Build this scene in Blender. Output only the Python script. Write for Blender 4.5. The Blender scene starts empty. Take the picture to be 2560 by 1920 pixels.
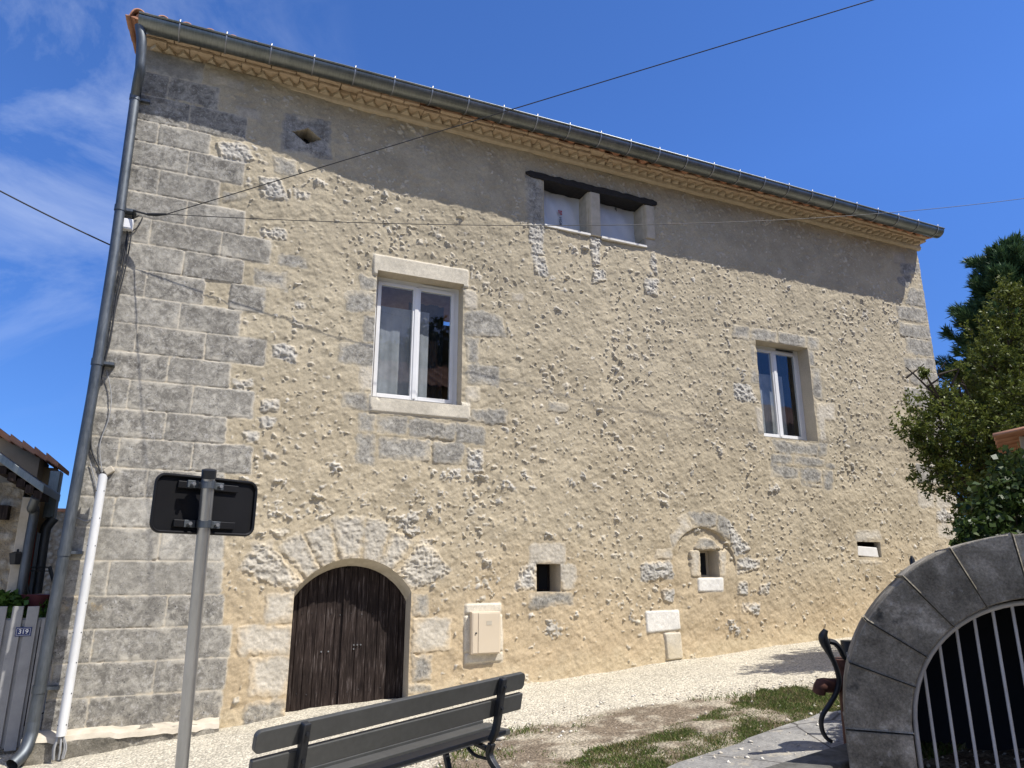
import bpy, math, random
import numpy as np
from mathutils import Vector, Matrix

# ------------------------------------------------------------------ camera, sky, sun, exposure
scene = bpy.context.scene
FPX = 1775.0
PITCH = math.radians(15.0)
HEAD = math.radians(66.5)
CAMPOS = np.array([0.0, -8.6, 0.0])
cF = np.array([math.cos(HEAD)*math.cos(PITCH), math.sin(HEAD)*math.cos(PITCH), math.sin(PITCH)])
cR = np.array([math.sin(HEAD), -math.cos(HEAD), 0.0])
cU = np.cross(cR, cF)
cam_data = bpy.data.cameras.new("camera")
cam = bpy.data.objects.new("camera", cam_data)
scene.collection.objects.link(cam)
cam.matrix_world = Matrix((
    (cR[0], cU[0], -cF[0], CAMPOS[0]),
    (cR[1], cU[1], -cF[1], CAMPOS[1]),
    (cR[2], cU[2], -cF[2], CAMPOS[2]),
    (0, 0, 0, 1)))
cam_data.sensor_width = 36.0
cam_data.lens = FPX/2560*36.0
cam_data.clip_start = 0.05
cam_data.clip_end = 2000
scene.camera = cam

SUN = Vector((0.95, -1.0, 2.05)).normalized()      # direction towards the sun
sun_el = math.asin(SUN.z)
sun_az = math.atan2(SUN.x, SUN.y)                  # clockwise from +Y
sl = bpy.data.lights.new("sun", 'SUN')
sl.energy = 4.6
sl.angle = math.radians(0.5)
sl.color = (1.0, 0.96, 0.90)
so = bpy.data.objects.new("sun", sl)
scene.collection.objects.link(so)
so.rotation_euler = SUN.to_track_quat('Z', 'Y').to_euler()

world = bpy.data.worlds.new("World")
scene.world = world
world.use_nodes = True
wn, wl = world.node_tree.nodes, world.node_tree.links
wn.clear()
w_out = wn.new('ShaderNodeOutputWorld')
w_bg = wn.new('ShaderNodeBackground')
w_sky = wn.new('ShaderNodeTexSky')
w_sky.sky_type = 'NISHITA'
w_sky.sun_disc = False
w_sky.sun_elevation = sun_el
w_sky.sun_rotation = sun_az
w_sky.altitude = 300
w_sky.air_density = 0.7
w_sky.dust_density = 0.05
w_sky.ozone_density = 4.0
w_bg.inputs['Strength'].default_value = 0.118
# cirrus: streaky noise over the direction vector, denser on the left-hand side of the sky
w_tc = wn.new('ShaderNodeTexCoord')
w_map = wn.new('ShaderNodeMapping')
w_map.inputs['Rotation'].default_value = (0.3, 0.5, 0.9)
w_map.inputs['Scale'].default_value = (1.6, 5.0, 3.4)
w_n = wn.new('ShaderNodeTexNoise')
w_n.inputs['Scale'].default_value = 1.7
w_n.inputs['Detail'].default_value = 8
w_n.inputs['Roughness'].default_value = 0.62
w_n.inputs['Distortion'].default_value = 0.7
w_r = wn.new('ShaderNodeMapRange')
w_r.inputs['From Min'].default_value = 0.44
w_r.inputs['From Max'].default_value = 1.0
w_dot = wn.new('ShaderNodeVectorMath'); w_dot.operation = 'DOT_PRODUCT'
cd_ = cF*1.0 - cR*0.72 + cU*0.44
cd_ = cd_/np.linalg.norm(cd_)
w_dot.inputs[1].default_value = tuple(cd_)
w_dr = wn.new('ShaderNodeMapRange')
w_dr.inputs['From Min'].default_value = 0.92
w_dr.inputs['From Max'].default_value = 0.995
w_dr.inputs['To Min'].default_value = 0.0
w_dr.inputs['To Max'].default_value = 0.58
w_mul = wn.new('ShaderNodeMath'); w_mul.operation = 'MULTIPLY'; w_mul.use_clamp = True
w_mix = wn.new('ShaderNodeMix'); w_mix.data_type = 'RGBA'
w_mix.inputs['B'].default_value = (6.2, 6.8, 7.8, 1)
w_tint = wn.new('ShaderNodeMix'); w_tint.data_type = 'RGBA'; w_tint.blend_type = 'MULTIPLY'
w_tint.inputs['Factor'].default_value = 1.0
w_tint.inputs['B'].default_value = (0.66, 0.99, 1.47, 1)
wl.new(w_tc.outputs['Generated'], w_map.inputs['Vector'])
wl.new(w_map.outputs['Vector'], w_n.inputs['Vector'])
wl.new(w_n.outputs['Fac'], w_r.inputs['Value'])
wl.new(w_tc.outputs['Generated'], w_dot.inputs[0])
wl.new(w_dot.outputs['Value'], w_dr.inputs['Value'])
wl.new(w_r.outputs['Result'], w_mul.inputs[0])
wl.new(w_dr.outputs['Result'], w_mul.inputs[1])
wl.new(w_mul.outputs['Value'], w_mix.inputs['Factor'])
wl.new(w_sky.outputs['Color'], w_tint.inputs['A'])
w_sep = wn.new('ShaderNodeSeparateXYZ'); wl.new(w_tc.outputs['Generated'], w_sep.inputs[0])
w_hz = wn.new('ShaderNodeMapRange'); w_hz.inputs['From Min'].default_value = 0.0; w_hz.inputs['From Max'].default_value = 0.5
w_hz.inputs['To Min'].default_value = 0.50; w_hz.inputs['To Max'].default_value = 1.04
wl.new(w_sep.outputs['Z'], w_hz.inputs['Value'])
w_hm = wn.new('ShaderNodeMix'); w_hm.data_type = 'RGBA'; w_hm.blend_type = 'MULTIPLY'; w_hm.inputs['Factor'].default_value = 1.0
wl.new(w_tint.outputs['Result'], w_hm.inputs['A']); wl.new(w_hz.outputs['Result'], w_hm.inputs['B'])
wl.new(w_hm.outputs['Result'], w_mix.inputs['A'])
# added unseen cloud bank behind the camera: neutral fill light for shaded walls
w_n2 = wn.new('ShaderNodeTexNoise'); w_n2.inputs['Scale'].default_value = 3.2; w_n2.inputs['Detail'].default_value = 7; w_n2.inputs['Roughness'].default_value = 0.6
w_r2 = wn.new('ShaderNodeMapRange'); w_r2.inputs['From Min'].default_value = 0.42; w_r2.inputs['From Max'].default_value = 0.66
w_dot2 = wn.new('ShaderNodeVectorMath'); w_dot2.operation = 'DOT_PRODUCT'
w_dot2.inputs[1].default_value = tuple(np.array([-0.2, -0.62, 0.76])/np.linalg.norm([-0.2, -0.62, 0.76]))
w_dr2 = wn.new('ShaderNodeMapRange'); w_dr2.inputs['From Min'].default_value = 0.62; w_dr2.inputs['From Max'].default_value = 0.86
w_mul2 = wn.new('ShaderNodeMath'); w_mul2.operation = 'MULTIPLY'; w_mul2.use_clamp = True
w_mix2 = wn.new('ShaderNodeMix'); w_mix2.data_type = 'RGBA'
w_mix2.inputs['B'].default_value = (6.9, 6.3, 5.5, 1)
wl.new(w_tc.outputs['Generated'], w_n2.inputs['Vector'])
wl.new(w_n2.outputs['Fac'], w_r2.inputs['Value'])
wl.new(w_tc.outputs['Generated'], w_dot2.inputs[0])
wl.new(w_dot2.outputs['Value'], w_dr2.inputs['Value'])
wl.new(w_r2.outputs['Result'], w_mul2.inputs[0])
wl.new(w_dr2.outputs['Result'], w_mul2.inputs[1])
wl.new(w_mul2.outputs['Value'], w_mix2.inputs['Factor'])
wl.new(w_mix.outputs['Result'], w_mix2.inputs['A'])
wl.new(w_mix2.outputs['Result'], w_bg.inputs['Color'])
wl.new(w_bg.outputs['Background'], w_out.inputs['Surface'])

scene.view_settings.view_transform = 'Standard'
scene.view_settings.look = 'None'
scene.view_settings.exposure = 0.5
scene.view_settings.gamma = 1.0

# ------------------------------------------------------------------ measuring helpers (photo pixel -> point on a real plane)
def ray(px, py):
    return cF + cR*((px-1280)/FPX) - cU*((py-960)/FPX)
def W(px, py, y=0.0):                 # point on a plane parallel to the facade
    d = ray(px, py); t = (y-CAMPOS[1])/d[1]
    return CAMPOS + t*d
def P(px, py, depth):                 # point at a given distance along the view axis
    return CAMPOS + ray(px, py)*depth
def wz(ox, oy, s, pts, y=0.0):        # list of zoom-window pixels -> (x, z) on the facade
    out = []
    for a, b in pts:
        p = W(ox+a*s, oy+b*s, y); out.append((p[0], p[2]))
    return out

# ------------------------------------------------------------------ object helpers
COL = scene.collection
def tag(o, label=None, cat=None, group=None, kind=None):
    if label: o['label'] = label
    if cat: o['category'] = cat
    if group: o['group'] = group
    if kind: o['kind'] = kind
    return o
def thing(name, label, cat, loc=(0, 0, 0), group=None):
    o = bpy.data.objects.new(name, None); COL.objects.link(o)
    o.location = loc; o.empty_display_size = 0.2
    return tag(o, label, cat, group)
def link_mesh(name, me, material, parent=None, smooth=False):
    if material: me.materials.append(material)
    o = bpy.data.objects.new(name, me); COL.objects.link(o)
    if parent:
        o.parent = parent
        r = parent; off = Vector((0, 0, 0))
        while r: off += r.location; r = r.parent
        o.location = -off              # meshes are written in world coordinates
    if smooth:
        me.polygons.foreach_set('use_smooth', np.ones(len(me.polygons), dtype=bool))
    return o
def np_mesh(name, V, F, material, parent=None, col=None, smooth=False):
    """V (n,3); F (m,k) same-size faces; col (n,4) optional point colours"""
    V = np.asarray(V, dtype=np.float32); F = np.asarray(F, dtype=np.int32)
    me = bpy.data.meshes.new(name)
    k = F.shape[1]
    me.vertices.add(len(V)); me.vertices.foreach_set('co', V.ravel())
    me.loops.add(F.size); me.loops.foreach_set('vertex_index', F.ravel())
    me.polygons.add(len(F))
    me.polygons.foreach_set('loop_start', np.arange(0, F.size, k, dtype=np.int32))
    me.polygons.foreach_set('loop_total', np.full(len(F), k, dtype=np.int32))
    if col is not None:
        a = me.color_attributes.new('Col', 'FLOAT_COLOR', 'POINT')
        a.data.foreach_set('color', np.asarray(col, dtype=np.float32).ravel())
    me.update(calc_edges=True); me.validate()
    return link_mesh(name, me, material, parent, smooth)
class MB:
    """collects simple shapes; build() links them as ONE mesh object"""
    def __init__(s): s.v = []; s.f = []
    def add(s, vs, fs):
        b = len(s.v); s.v += [tuple(map(float, v)) for v in vs]; s.f += [tuple(i+b for i in f) for f in fs]
        return s
    def hexa(s, p):                    # 8 points: bottom 4 ccw, top 4 ccw
        return s.add(p, [(3, 2, 1, 0), (4, 5, 6, 7), (0, 1, 5, 4), (1, 2, 6, 5), (2, 3, 7, 6), (3, 0, 4, 7)])
    def box(s, x0, x1, y0, y1, z0, z1):
        return s.hexa([(x0, y0, z0), (x1, y0, z0), (x1, y1, z0), (x0, y1, z0), (x0, y0, z1), (x1, y0, z1), (x1, y1, z1), (x0, y1, z1)])
    def obox(s, c, ax, ay, az, hx, hy, hz):   # oriented box
        c, ax, ay, az = map(np.array, (c, ax, ay, az))
        p = []
        for k in (-1, 1):
            for i, j in ((-1, -1), (1, -1), (1, 1), (-1, 1)):
                p.append(c+ax*hx*i+ay*hy*j+az*hz*k)
        return s.hexa(p)
    def prism(s, poly, off):           # polygon (3-D points) pushed along a vector
        n = len(poly); off = np.array(off, float)
        a = [np.array(p, float) for p in poly]; b = [p+off for p in a]
        fs = [tuple(range(n))[::-1], tuple(range(n, 2*n))]
        fs += [(i, (i+1) % n, n+(i+1) % n, n+i) for i in range(n)]
        return s.add(a+b, fs)
    def tube(s, path, r, n=8, cap=True):
        path = [np.array(p, float) for p in path]
        rs = r if hasattr(r, '__len__') else [r]*len(path)
        rings = []; prev = None
        for i, p in enumerate(path):
            t = path[min(i+1, len(path)-1)]-path[max(i-1, 0)]
            t = t/(np.linalg.norm(t)+1e-9)
            if prev is None:
                a = np.array([0, 0, 1.0]) if abs(t[2]) < 0.9 else np.array([1.0, 0, 0])
                u = np.cross(t, a)
            else:
                u = prev-t*np.dot(prev, t)
            u = u/(np.linalg.norm(u)+1e-9); prev = u
            w = np.cross(t, u)
            rings.append([p+rs[i]*(u*math.cos(2*math.pi*k/n)+w*math.sin(2*math.pi*k/n)) for k in range(n)])
        vs = [v for rg in rings for v in rg]; fs = []
        for i in range(len(path)-1):
            for k in range(n):
                fs.append((i*n+k, i*n+(k+1) % n, (i+1)*n+(k+1) % n, (i+1)*n+k))
        if cap:
            fs.append(tuple(range(n))[::-1]); fs.append(tuple((len(path)-1)*n+k for k in range(n)))
        return s.add(vs, fs)
    def build(s, name, material, parent=None, smooth=False, bevel=0.0, seg=2):
        me = bpy.data.meshes.new(name)
        me.from_pydata(s.v, [], s.f); me.validate(); me.update()
        o = link_mesh(name, me, material, parent, smooth)
        if smooth:
            try: me.set_sharp_from_angle(angle=math.radians(40))
            except Exception: pass
        if bevel:
            m = o.modifiers.new('bevel', 'BEVEL'); m.width = bevel; m.segments = seg
            m.limit_method = 'ANGLE'; m.angle_limit = math.radians(35)
        return o
def text_mesh(name, body, size, mat4, material, parent=None, shear=0.0, extrude=0.0006):
    cu = bpy.data.curves.new(name, 'FONT'); cu.body = body; cu.size = size
    cu.align_x = 'CENTER'; cu.align_y = 'CENTER'; cu.shear = shear; cu.extrude = extrude
    cu.offset = size*0.018
    t = bpy.data.objects.new(name+'_tmp', cu); COL.objects.link(t)
    dg = bpy.context.evaluated_depsgraph_get()
    me = bpy.data.meshes.new_from_object(t.evaluated_get(dg))
    bpy.data.objects.remove(t); bpy.data.curves.remove(cu)
    me.name = name; me.transform(mat4); me.materials.clear()
    return link_mesh(name, me, material, parent)
def basis(o, x, y, z):
    return Matrix(((x[0], y[0], z[0], o[0]), (x[1], y[1], z[1], o[1]), (x[2], y[2], z[2], o[2]), (0, 0, 0, 1)))
def bez(pts, n=10):                    # Catmull-Rom through points
    pts = [np.array(p, float) for p in pts]
    q = [2*pts[0]-pts[1]]+pts+[2*pts[-1]-pts[-2]]
    out = []
    for i in range(1, len(q)-2):
        for k in range(n):
            t = k/n; a, b, c, d = q[i-1], q[i], q[i+1], q[i+2]
            out.append(0.5*((2*b)+(-a+c)*t+(2*a-5*b+4*c-d)*t*t+(-a+3*b-3*c+d)*t**3))
    out.append(pts[-1]); return out

# ------------------------------------------------------------------ numpy noise
def vnoise(x, y, seed):
    rs = np.random.RandomState(seed); T = rs.rand(256, 256).astype(np.float32)
    xi = np.floor(x).astype(np.int64); yi = np.floor(y).astype(np.int64)
    fx = (x-xi).astype(np.float32); fy = (y-yi).astype(np.float32)
    fx = fx*fx*fx*(fx*(fx*6-15)+10); fy = fy*fy*fy*(fy*(fy*6-15)+10)
    x0 = xi & 255; x1 = (xi+1) & 255; y0 = yi & 255; y1 = (yi+1) & 255
    a = T[x0, y0]; b = T[x1, y0]; c = T[x0, y1]; d = T[x1, y1]
    return (a+(b-a)*fx)*(1-fy)+(c+(d-c)*fx)*fy
def fbm(x, y, size, octv, seed, gain=0.5):     # about -1..1
    s = np.zeros(np.shape(x), dtype=np.float32); amp = 1.0; tot = 0
    f = 1.0/size
    for o in range(octv):
        s += amp*(vnoise(x*f+17.3*o, y*f+5.1*o, seed+o)*2-1); tot += amp; amp *= gain; f *= 2.03
    return s/tot*1.6
def sstep(a, b, x):
    t = np.clip((x-a)/(b-a), 0, 1); return t*t*(3-2*t)

# ------------------------------------------------------------------ materials
def mat_base(name):
    m = bpy.data.materials.new(name); m.use_nodes = True
    nt = m.node_tree; b = nt.nodes['Principled BSDF']
    return m, nt.nodes, nt.links, b
def noise_node(n, l, scale, detail=4, rough=0.55, vec=None, dist=0.0):
    t = n.new('ShaderNodeTexNoise'); t.inputs['Scale'].default_value = scale
    t.inputs['Detail'].default_value = detail; t.inputs['Roughness'].default_value = rough
    t.inputs['Distortion'].default_value = dist
    if vec is not None: l.new(vec, t.inputs['Vector'])
    return t
def ramp(n, l, fac, stops):
    r = n.new('ShaderNodeValToRGB'); l.new(fac, r.inputs['Fac'])
    e = r.color_ramp.elements
    while len(e) < len(stops): e.new(0.5)
    for i, (p, c) in enumerate(stops):
        e[i].position = p; e[i].color = (c[0], c[1], c[2], 1) if hasattr(c, '__len__') else (c, c, c, 1)
    return r
def mixc(n, l, fac, a, b, mode='MIX'):
    x = n.new('ShaderNodeMix'); x.data_type = 'RGBA'; x.blend_type = mode
    for sock, val in (('Factor', fac), ('A', a), ('B', b)):
        if hasattr(val, 'is_output') or hasattr(val, 'links'): l.new(val, x.inputs[sock])
        elif sock == 'Factor': x.inputs[sock].default_value = val
        else: x.inputs[sock].default_value = (val[0], val[1], val[2], 1)
    return x.outputs['Result']
def objvec(n):
    return n.new('ShaderNodeTexCoord').outputs['Object']
def bump(n, l, b, height, strength=0.4, dist=0.01):
    bp = n.new('ShaderNodeBump'); bp.inputs['Strength'].default_value = strength
    bp.inputs['Distance'].default_value = dist
    l.new(height, bp.inputs['Height']); l.new(bp.outputs['Normal'], b.inputs['Normal'])
def simple(name, c1, c2, scale=8, rough=0.7, metal=0.0, bmp=0.0, bdist=0.005, spec=0.5, detail=5, stretch=None):
    m, n, l, b = mat_base(name)
    v = objvec(n)
    if stretch:
        mp = n.new('ShaderNodeMapping'); mp.inputs['Scale'].default_value = stretch
        l.new(v, mp.inputs['Vector']); v = mp.outputs['Vector']
    t = noise_node(n, l, scale, detail, 0.6, v)
    r = ramp(n, l, t.outputs['Fac'], [(0.3, c1), (0.7, c2)])
    l.new(r.outputs['Color'], b.inputs['Base Color'])
    b.inputs['Roughness'].default_value = rough; b.inputs['Metallic'].default_value = metal
    b.inputs['Specular IOR Level'].default_value = spec
    if bmp: bump(n, l, b, t.outputs['Fac'], bmp, bdist)
    return m
M = {}
def make_materials():
    # facade: colour comes with the relief (alpha = weathered ashlar), nodes add lichen and grain
    m, n, l, b = mat_base('facade_masonry')
    a = n.new('ShaderNodeVertexColor'); a.layer_name = 'Col'
    v = objvec(n)
    n1 = noise_node(n, l, 70, 5, 0.65, v)
    g1 = ramp(n, l, n1.outputs['Fac'], [(0.25, 0.80), (0.75, 1.16)])
    c = mixc(n, l, 1.0, a.outputs['Color'], g1.outputs['Color'], 'MULTIPLY')
    n2 = noise_node(n, l, 9, 10, 0.8, v, 0.5)
    r2 = ramp(n, l, n2.outputs['Fac'], [(0.40, 0.0), (0.58, 1.0)])
    f2 = n.new('ShaderNodeMath'); f2.operation = 'MULTIPLY'
    l.new(r2.outputs['Color'], f2.inputs[0]); l.new(a.outputs['Alpha'], f2.inputs[1])
    c = mixc(n, l, f2.outputs['Value'], c, (0.14, 0.13, 0.112))
    n3 = noise_node(n, l, 24, 7, 0.75, v)
    r3 = ramp(n, l, n3.outputs['Fac'], [(0.53, 0.0), (0.66, 0.9)])
    f3 = n.new('ShaderNodeMath'); f3.operation = 'MULTIPLY'
    l.new(r3.outputs['Color'], f3.inputs[0]); l.new(a.outputs['Alpha'], f3.inputs[1])
    c = mixc(n, l, f3.outputs['Value'], c, (0.46, 0.44, 0.40))
    n4 = noise_node(n, l, 38, 3, 0.6, v)
    r4 = ramp(n, l, n4.outputs['Fac'], [(0.30, 0.9), (0.36, 0.0)])
    f4 = n.new('ShaderNodeMath'); f4.operation = 'MULTIPLY'
    l.new(r4.outputs['Color'], f4.inputs[0]); l.new(a.outputs['Alpha'], f4.inputs[1])
    c = mixc(n, l, f4.outputs['Value'], c, (0.06, 0.06, 0.06))
    l.new(c, b.inputs['Base Color'])
    b.inputs['Roughness'].default_value = 0.95; b.inputs['Specular IOR Level'].default_value = 0.15
    nb = noise_node(n, l, 150, 4, 0.7, v)
    bump(n, l, b, nb.outputs['Fac'], 0.55, 0.006)
    M['facade'] = m
    M['stone_pale'] = simple('pale_limestone', (0.42, 0.37, 0.28), (0.56, 0.50, 0.40), 9, 0.9, bmp=0.3, spec=0.2)
    M['stone_side'] = simple('side_render', (0.36, 0.29, 0.2), (0.46, 0.38, 0.27), 3, 0.95, bmp=0.3, spec=0.2)
    M['cornice'] = simple('cornice_brick', (0.46, 0.345, 0.225), (0.60, 0.48, 0.34), 11, 0.95, bmp=0.7, bdist=0.02, spec=0.2)
    M['cornice2'] = simple('cornice_mortar', (0.46, 0.375, 0.26), (0.57, 0.48, 0.35), 14, 0.95, bmp=0.6, bdist=0.015, spec=0.2)
    M['tile'] = simple('clay_tile', (0.36, 0.16, 0.09), (0.55, 0.30, 0.19), 5, 0.85, bmp=0.3, spec=0.25)
    M['zinc'] = zinc('zinc_sheet', (0.10, 0.112, 0.105), (0.25, 0.265, 0.255), 0.34)
    M['zinc_pipe'] = zinc('zinc_pipe', (0.07, 0.08, 0.085), (0.17, 0.185, 0.20), 0.5)
    M['galv'] = zinc('galvanised_tube', (0.30, 0.31, 0.32), (0.46, 0.47, 0.48), 0.33)
    M['strap'] = simple('bright_zinc_strap', (0.26, 0.265, 0.27), (0.36, 0.365, 0.37), 20, 0.4, 0.7)
    M['pvc'] = simple('white_pvc', (0.66, 0.66, 0.65), (0.74, 0.74, 0.73), 4, 0.35)
    M['white_paint'] = simple('white_paint', (0.52, 0.52, 0.50), (0.70, 0.70, 0.69), 9, 0.55, detail=9, stretch=(1, 1, .25))
    M['bar_paint'] = simple('grey_white_bar_paint', (0.40, 0.40, 0.40), (0.52, 0.52, 0.51), 9, 0.6)
    M['white_stone'] = simple('white_sill_stone', (0.66, 0.63, 0.57), (0.76, 0.74, 0.69), 12, 0.8, bmp=0.2)
    M['meter'] = simple('beige_plastic', (0.60, 0.50, 0.36), (0.64, 0.54, 0.40), 3, 0.5)
    M['meter_dark'] = simple('dark_slot', (0.03, 0.03, 0.03), (0.05, 0.05, 0.05), 3, 0.5)
    M['charred'] = simple('charred_beam', (0.006, 0.006, 0.006), (0.028, 0.024, 0.022), 12, 0.85, bmp=0.8, bdist=0.02, stretch=(1, 6, 6))
    M['membrane'] = simple('white_membrane', (0.52, 0.54, 0.57), (0.62, 0.64, 0.67), 2, 0.5)
    M['ink_red'] = simple('red_ink', (0.30, 0.03, 0.035), (0.36, 0.045, 0.045), 3, 0.6)
    M['ink_black'] = simple('black_ink', (0.012, 0.012, 0.013), (0.02, 0.02, 0.02), 3, 0.6)
    M['wood'] = wood()
    M['iron'] = simple('dark_iron', (0.012, 0.014, 0.018), (0.03, 0.032, 0.036), 9, 0.45, 0.3, bmp=0.1)
    M['bench_slat'] = slat()
    M['sign_back'] = simple('black_panel', (0.006, 0.006, 0.007), (0.012, 0.012, 0.013), 3, 0.4, spec=0.25)
    M['cable'] = simple('black_cable', (0.012, 0.012, 0.013), (0.025, 0.025, 0.027), 9, 0.6)
    M['cable_grey'] = simple('grey_cable', (0.25, 0.25, 0.25), (0.34, 0.34, 0.33), 9, 0.6)
    M['box_plastic'] = simple('white_box_plastic', (0.70, 0.70, 0.70), (0.76, 0.76, 0.75), 5, 0.4)
    M['arch_stone'] = archstone()
    M['dark_void'] = simple('dark_interior', (0.006, 0.008, 0.012), (0.012, 0.014, 0.02), 2, 0.9)
    M['curtain'] = simple('grey_net_curtain', (0.22, 0.225, 0.23), (0.42, 0.42, 0.42), 4, 0.9, detail=8, stretch=(1, 1, 0.7))
    M['drape'] = simple('dark_drape', (0.02, 0.02, 0.024), (0.05, 0.05, 0.055), 5, 0.9)
    M['gate'] = gatewood()
    M['plate'] = simple('blue_enamel', (0.010, 0.020, 0.11), (0.014, 0.028, 0.14), 3, 0.25)
    M['enamel_white'] = simple('white_enamel', (0.78, 0.78, 0.76), (0.80, 0.80, 0.78), 3, 0.3)
    M['ochre'] = simple('ochre_render', (0.32, 0.22, 0.11), (0.52, 0.38, 0.22), 3, 0.95, bmp=0.5, bdist=0.02, detail=8)
    M['rubble'] = rubble()
    M['red_wood'] = simple('red_paint', (0.20, 0.035, 0.02), (0.27, 0.05, 0.03), 6, 0.6)
    M['blue_wood'] = simple('bluegrey_paint', (0.16, 0.21, 0.26), (0.22, 0.27, 0.32), 6, 0.6)
    M['bowl'] = simple('maroon_plastic', (0.12, 0.03, 0.04), (0.16, 0.045, 0.05), 6, 0.5)
    M['rust'] = simple('rusty_iron', (0.05, 0.018, 0.012), (0.12, 0.045, 0.028), 16, 0.85, bmp=0.4)
    M['bark'] = simple('bark', (0.03, 0.022, 0.016), (0.085, 0.065, 0.05), 18, 0.95, bmp=0.8, bdist=0.02, stretch=(1, 1, 0.3))
    M['leaf'] = leafmat('broad_leaf', 0.45, 0.22)
    M['needle'] = leafmat('conifer_spray', 0.55, 0.12)
    M['ivy'] = leafmat('vine_leaf', 0.4, 0.25)
    M['grass'] = leafmat('grass_blade', 0.55, 0.3)
    M['gravel'] = gravel()
    m, n, l, b = mat_base('stone_chip'); a = n.new('ShaderNodeVertexColor'); a.layer_name = 'Col'; l.new(a.outputs['Color'], b.inputs['Base Color']); b.inputs['Roughness'].default_value = 0.9; M['stone_chip'] = m
    M['concrete'] = slabmat()
    M['kerb_shade'] = simple('shade_toned_kerb_stone', (0.045, 0.043, 0.036), (0.14, 0.135, 0.12), 11, 0.95, bmp=0.7, bdist=0.015, detail=9)  # dark stone, with the shade beside the arch put into its colour
    M['joint'] = simple('dark_joint', (0.07, 0.065, 0.05), (0.13, 0.12, 0.10), 12, 0.95, bmp=0.4)
    M['kerb'] = simple('kerb_stone', (0.16, 0.155, 0.145), (0.32, 0.31, 0.29), 7, 0.95, bmp=0.6, bdist=0.015, detail=9)
    M['glass'] = glass()
def zinc(name, c1, c2, rough):
    m, n, l, b = mat_base(name)
    v = objvec(n)
    mp = n.new('ShaderNodeMapping'); mp.inputs['Scale'].default_value = (14, 2.0, 2.0)
    l.new(v, mp.inputs['Vector'])
    t = noise_node(n, l, 5, 6, 0.65, mp.outputs['Vector'])
    t2 = noise_node(n, l, 3, 5, 0.6, v)
    f = mixc(n, l, 0.5, t.outputs['Color'], t2.outputs['Color'])
    r = ramp(n, l, f, [(0.35, c1), (0.65, c2)])
    l.new(r.outputs['Color'], b.inputs['Base Color'])
    b.inputs['Metallic'].default_value = 0.85
    rr = ramp(n, l, f, [(0.3, rough-0.08), (0.7, rough+0.14)])
    l.new(rr.outputs['Color'], b.inputs['Roughness'])
    bump(n, l, b, t.outputs['Fac'], 0.12, 0.004)
    return m
def wood():
    m, n, l, b = mat_base('dark_weathered_wood')
    v = objvec(n)
    mp = n.new('ShaderNodeMapping'); mp.inputs['Scale'].default_value = (14, 14, 1.1)
    l.new(v, mp.inputs['Vector'])
    t = noise_node(n, l, 3.2, 9, 0.68, mp.outputs['Vector'], 0.3)
    t2 = noise_node(n, l, 2.2, 5, 0.6, v)
    r = ramp(n, l, t.outputs['Fac'], [(0.35, (0.010, 0.0065, 0.006)), (0.56, (0.036, 0.026, 0.022)), (0.72, (0.15, 0.125, 0.115))])
    r2 = ramp(n, l, t2.outputs['Fac'], [(0.35, 0.62), (0.7, 1.25)])
    c = mixc(n, l, 1.0, r.outputs['Color'], r2.outputs['Color'], 'MULTIPLY')
    l.new(c, b.inputs['Base Color']); b.inputs['Roughness'].default_value = 0.7
    b.inputs['Specular IOR Level'].default_value = 0.12
    bump(n, l, b, t.outputs['Fac'], 0.5, 0.006)
    return m
def slat():
    m, n, l, b = mat_base('grey_painted_slat')
    v = objvec(n)
    t = noise_node(n, l, 30, 4, 0.6, v)
    t2 = noise_node(n, l, 2.5, 6, 0.7, v)
    r = ramp(n, l, t2.outputs['Fac'], [(0.3, (0.045, 0.046, 0.044)), (0.7, (0.068, 0.069, 0.066))])
    r2 = ramp(n, l, t.outputs['Fac'], [(0.3, 0.9), (0.72, 1.1)])
    c = mixc(n, l, 1.0, r.outputs['Color'], r2.outputs['Color'], 'MULTIPLY')
    l.new(c, b.inputs['Base Color']); b.inputs['Roughness'].default_value = 0.5
    bump(n, l, b, t.outputs['Fac'], 0.08, 0.003)
    return m
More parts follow.
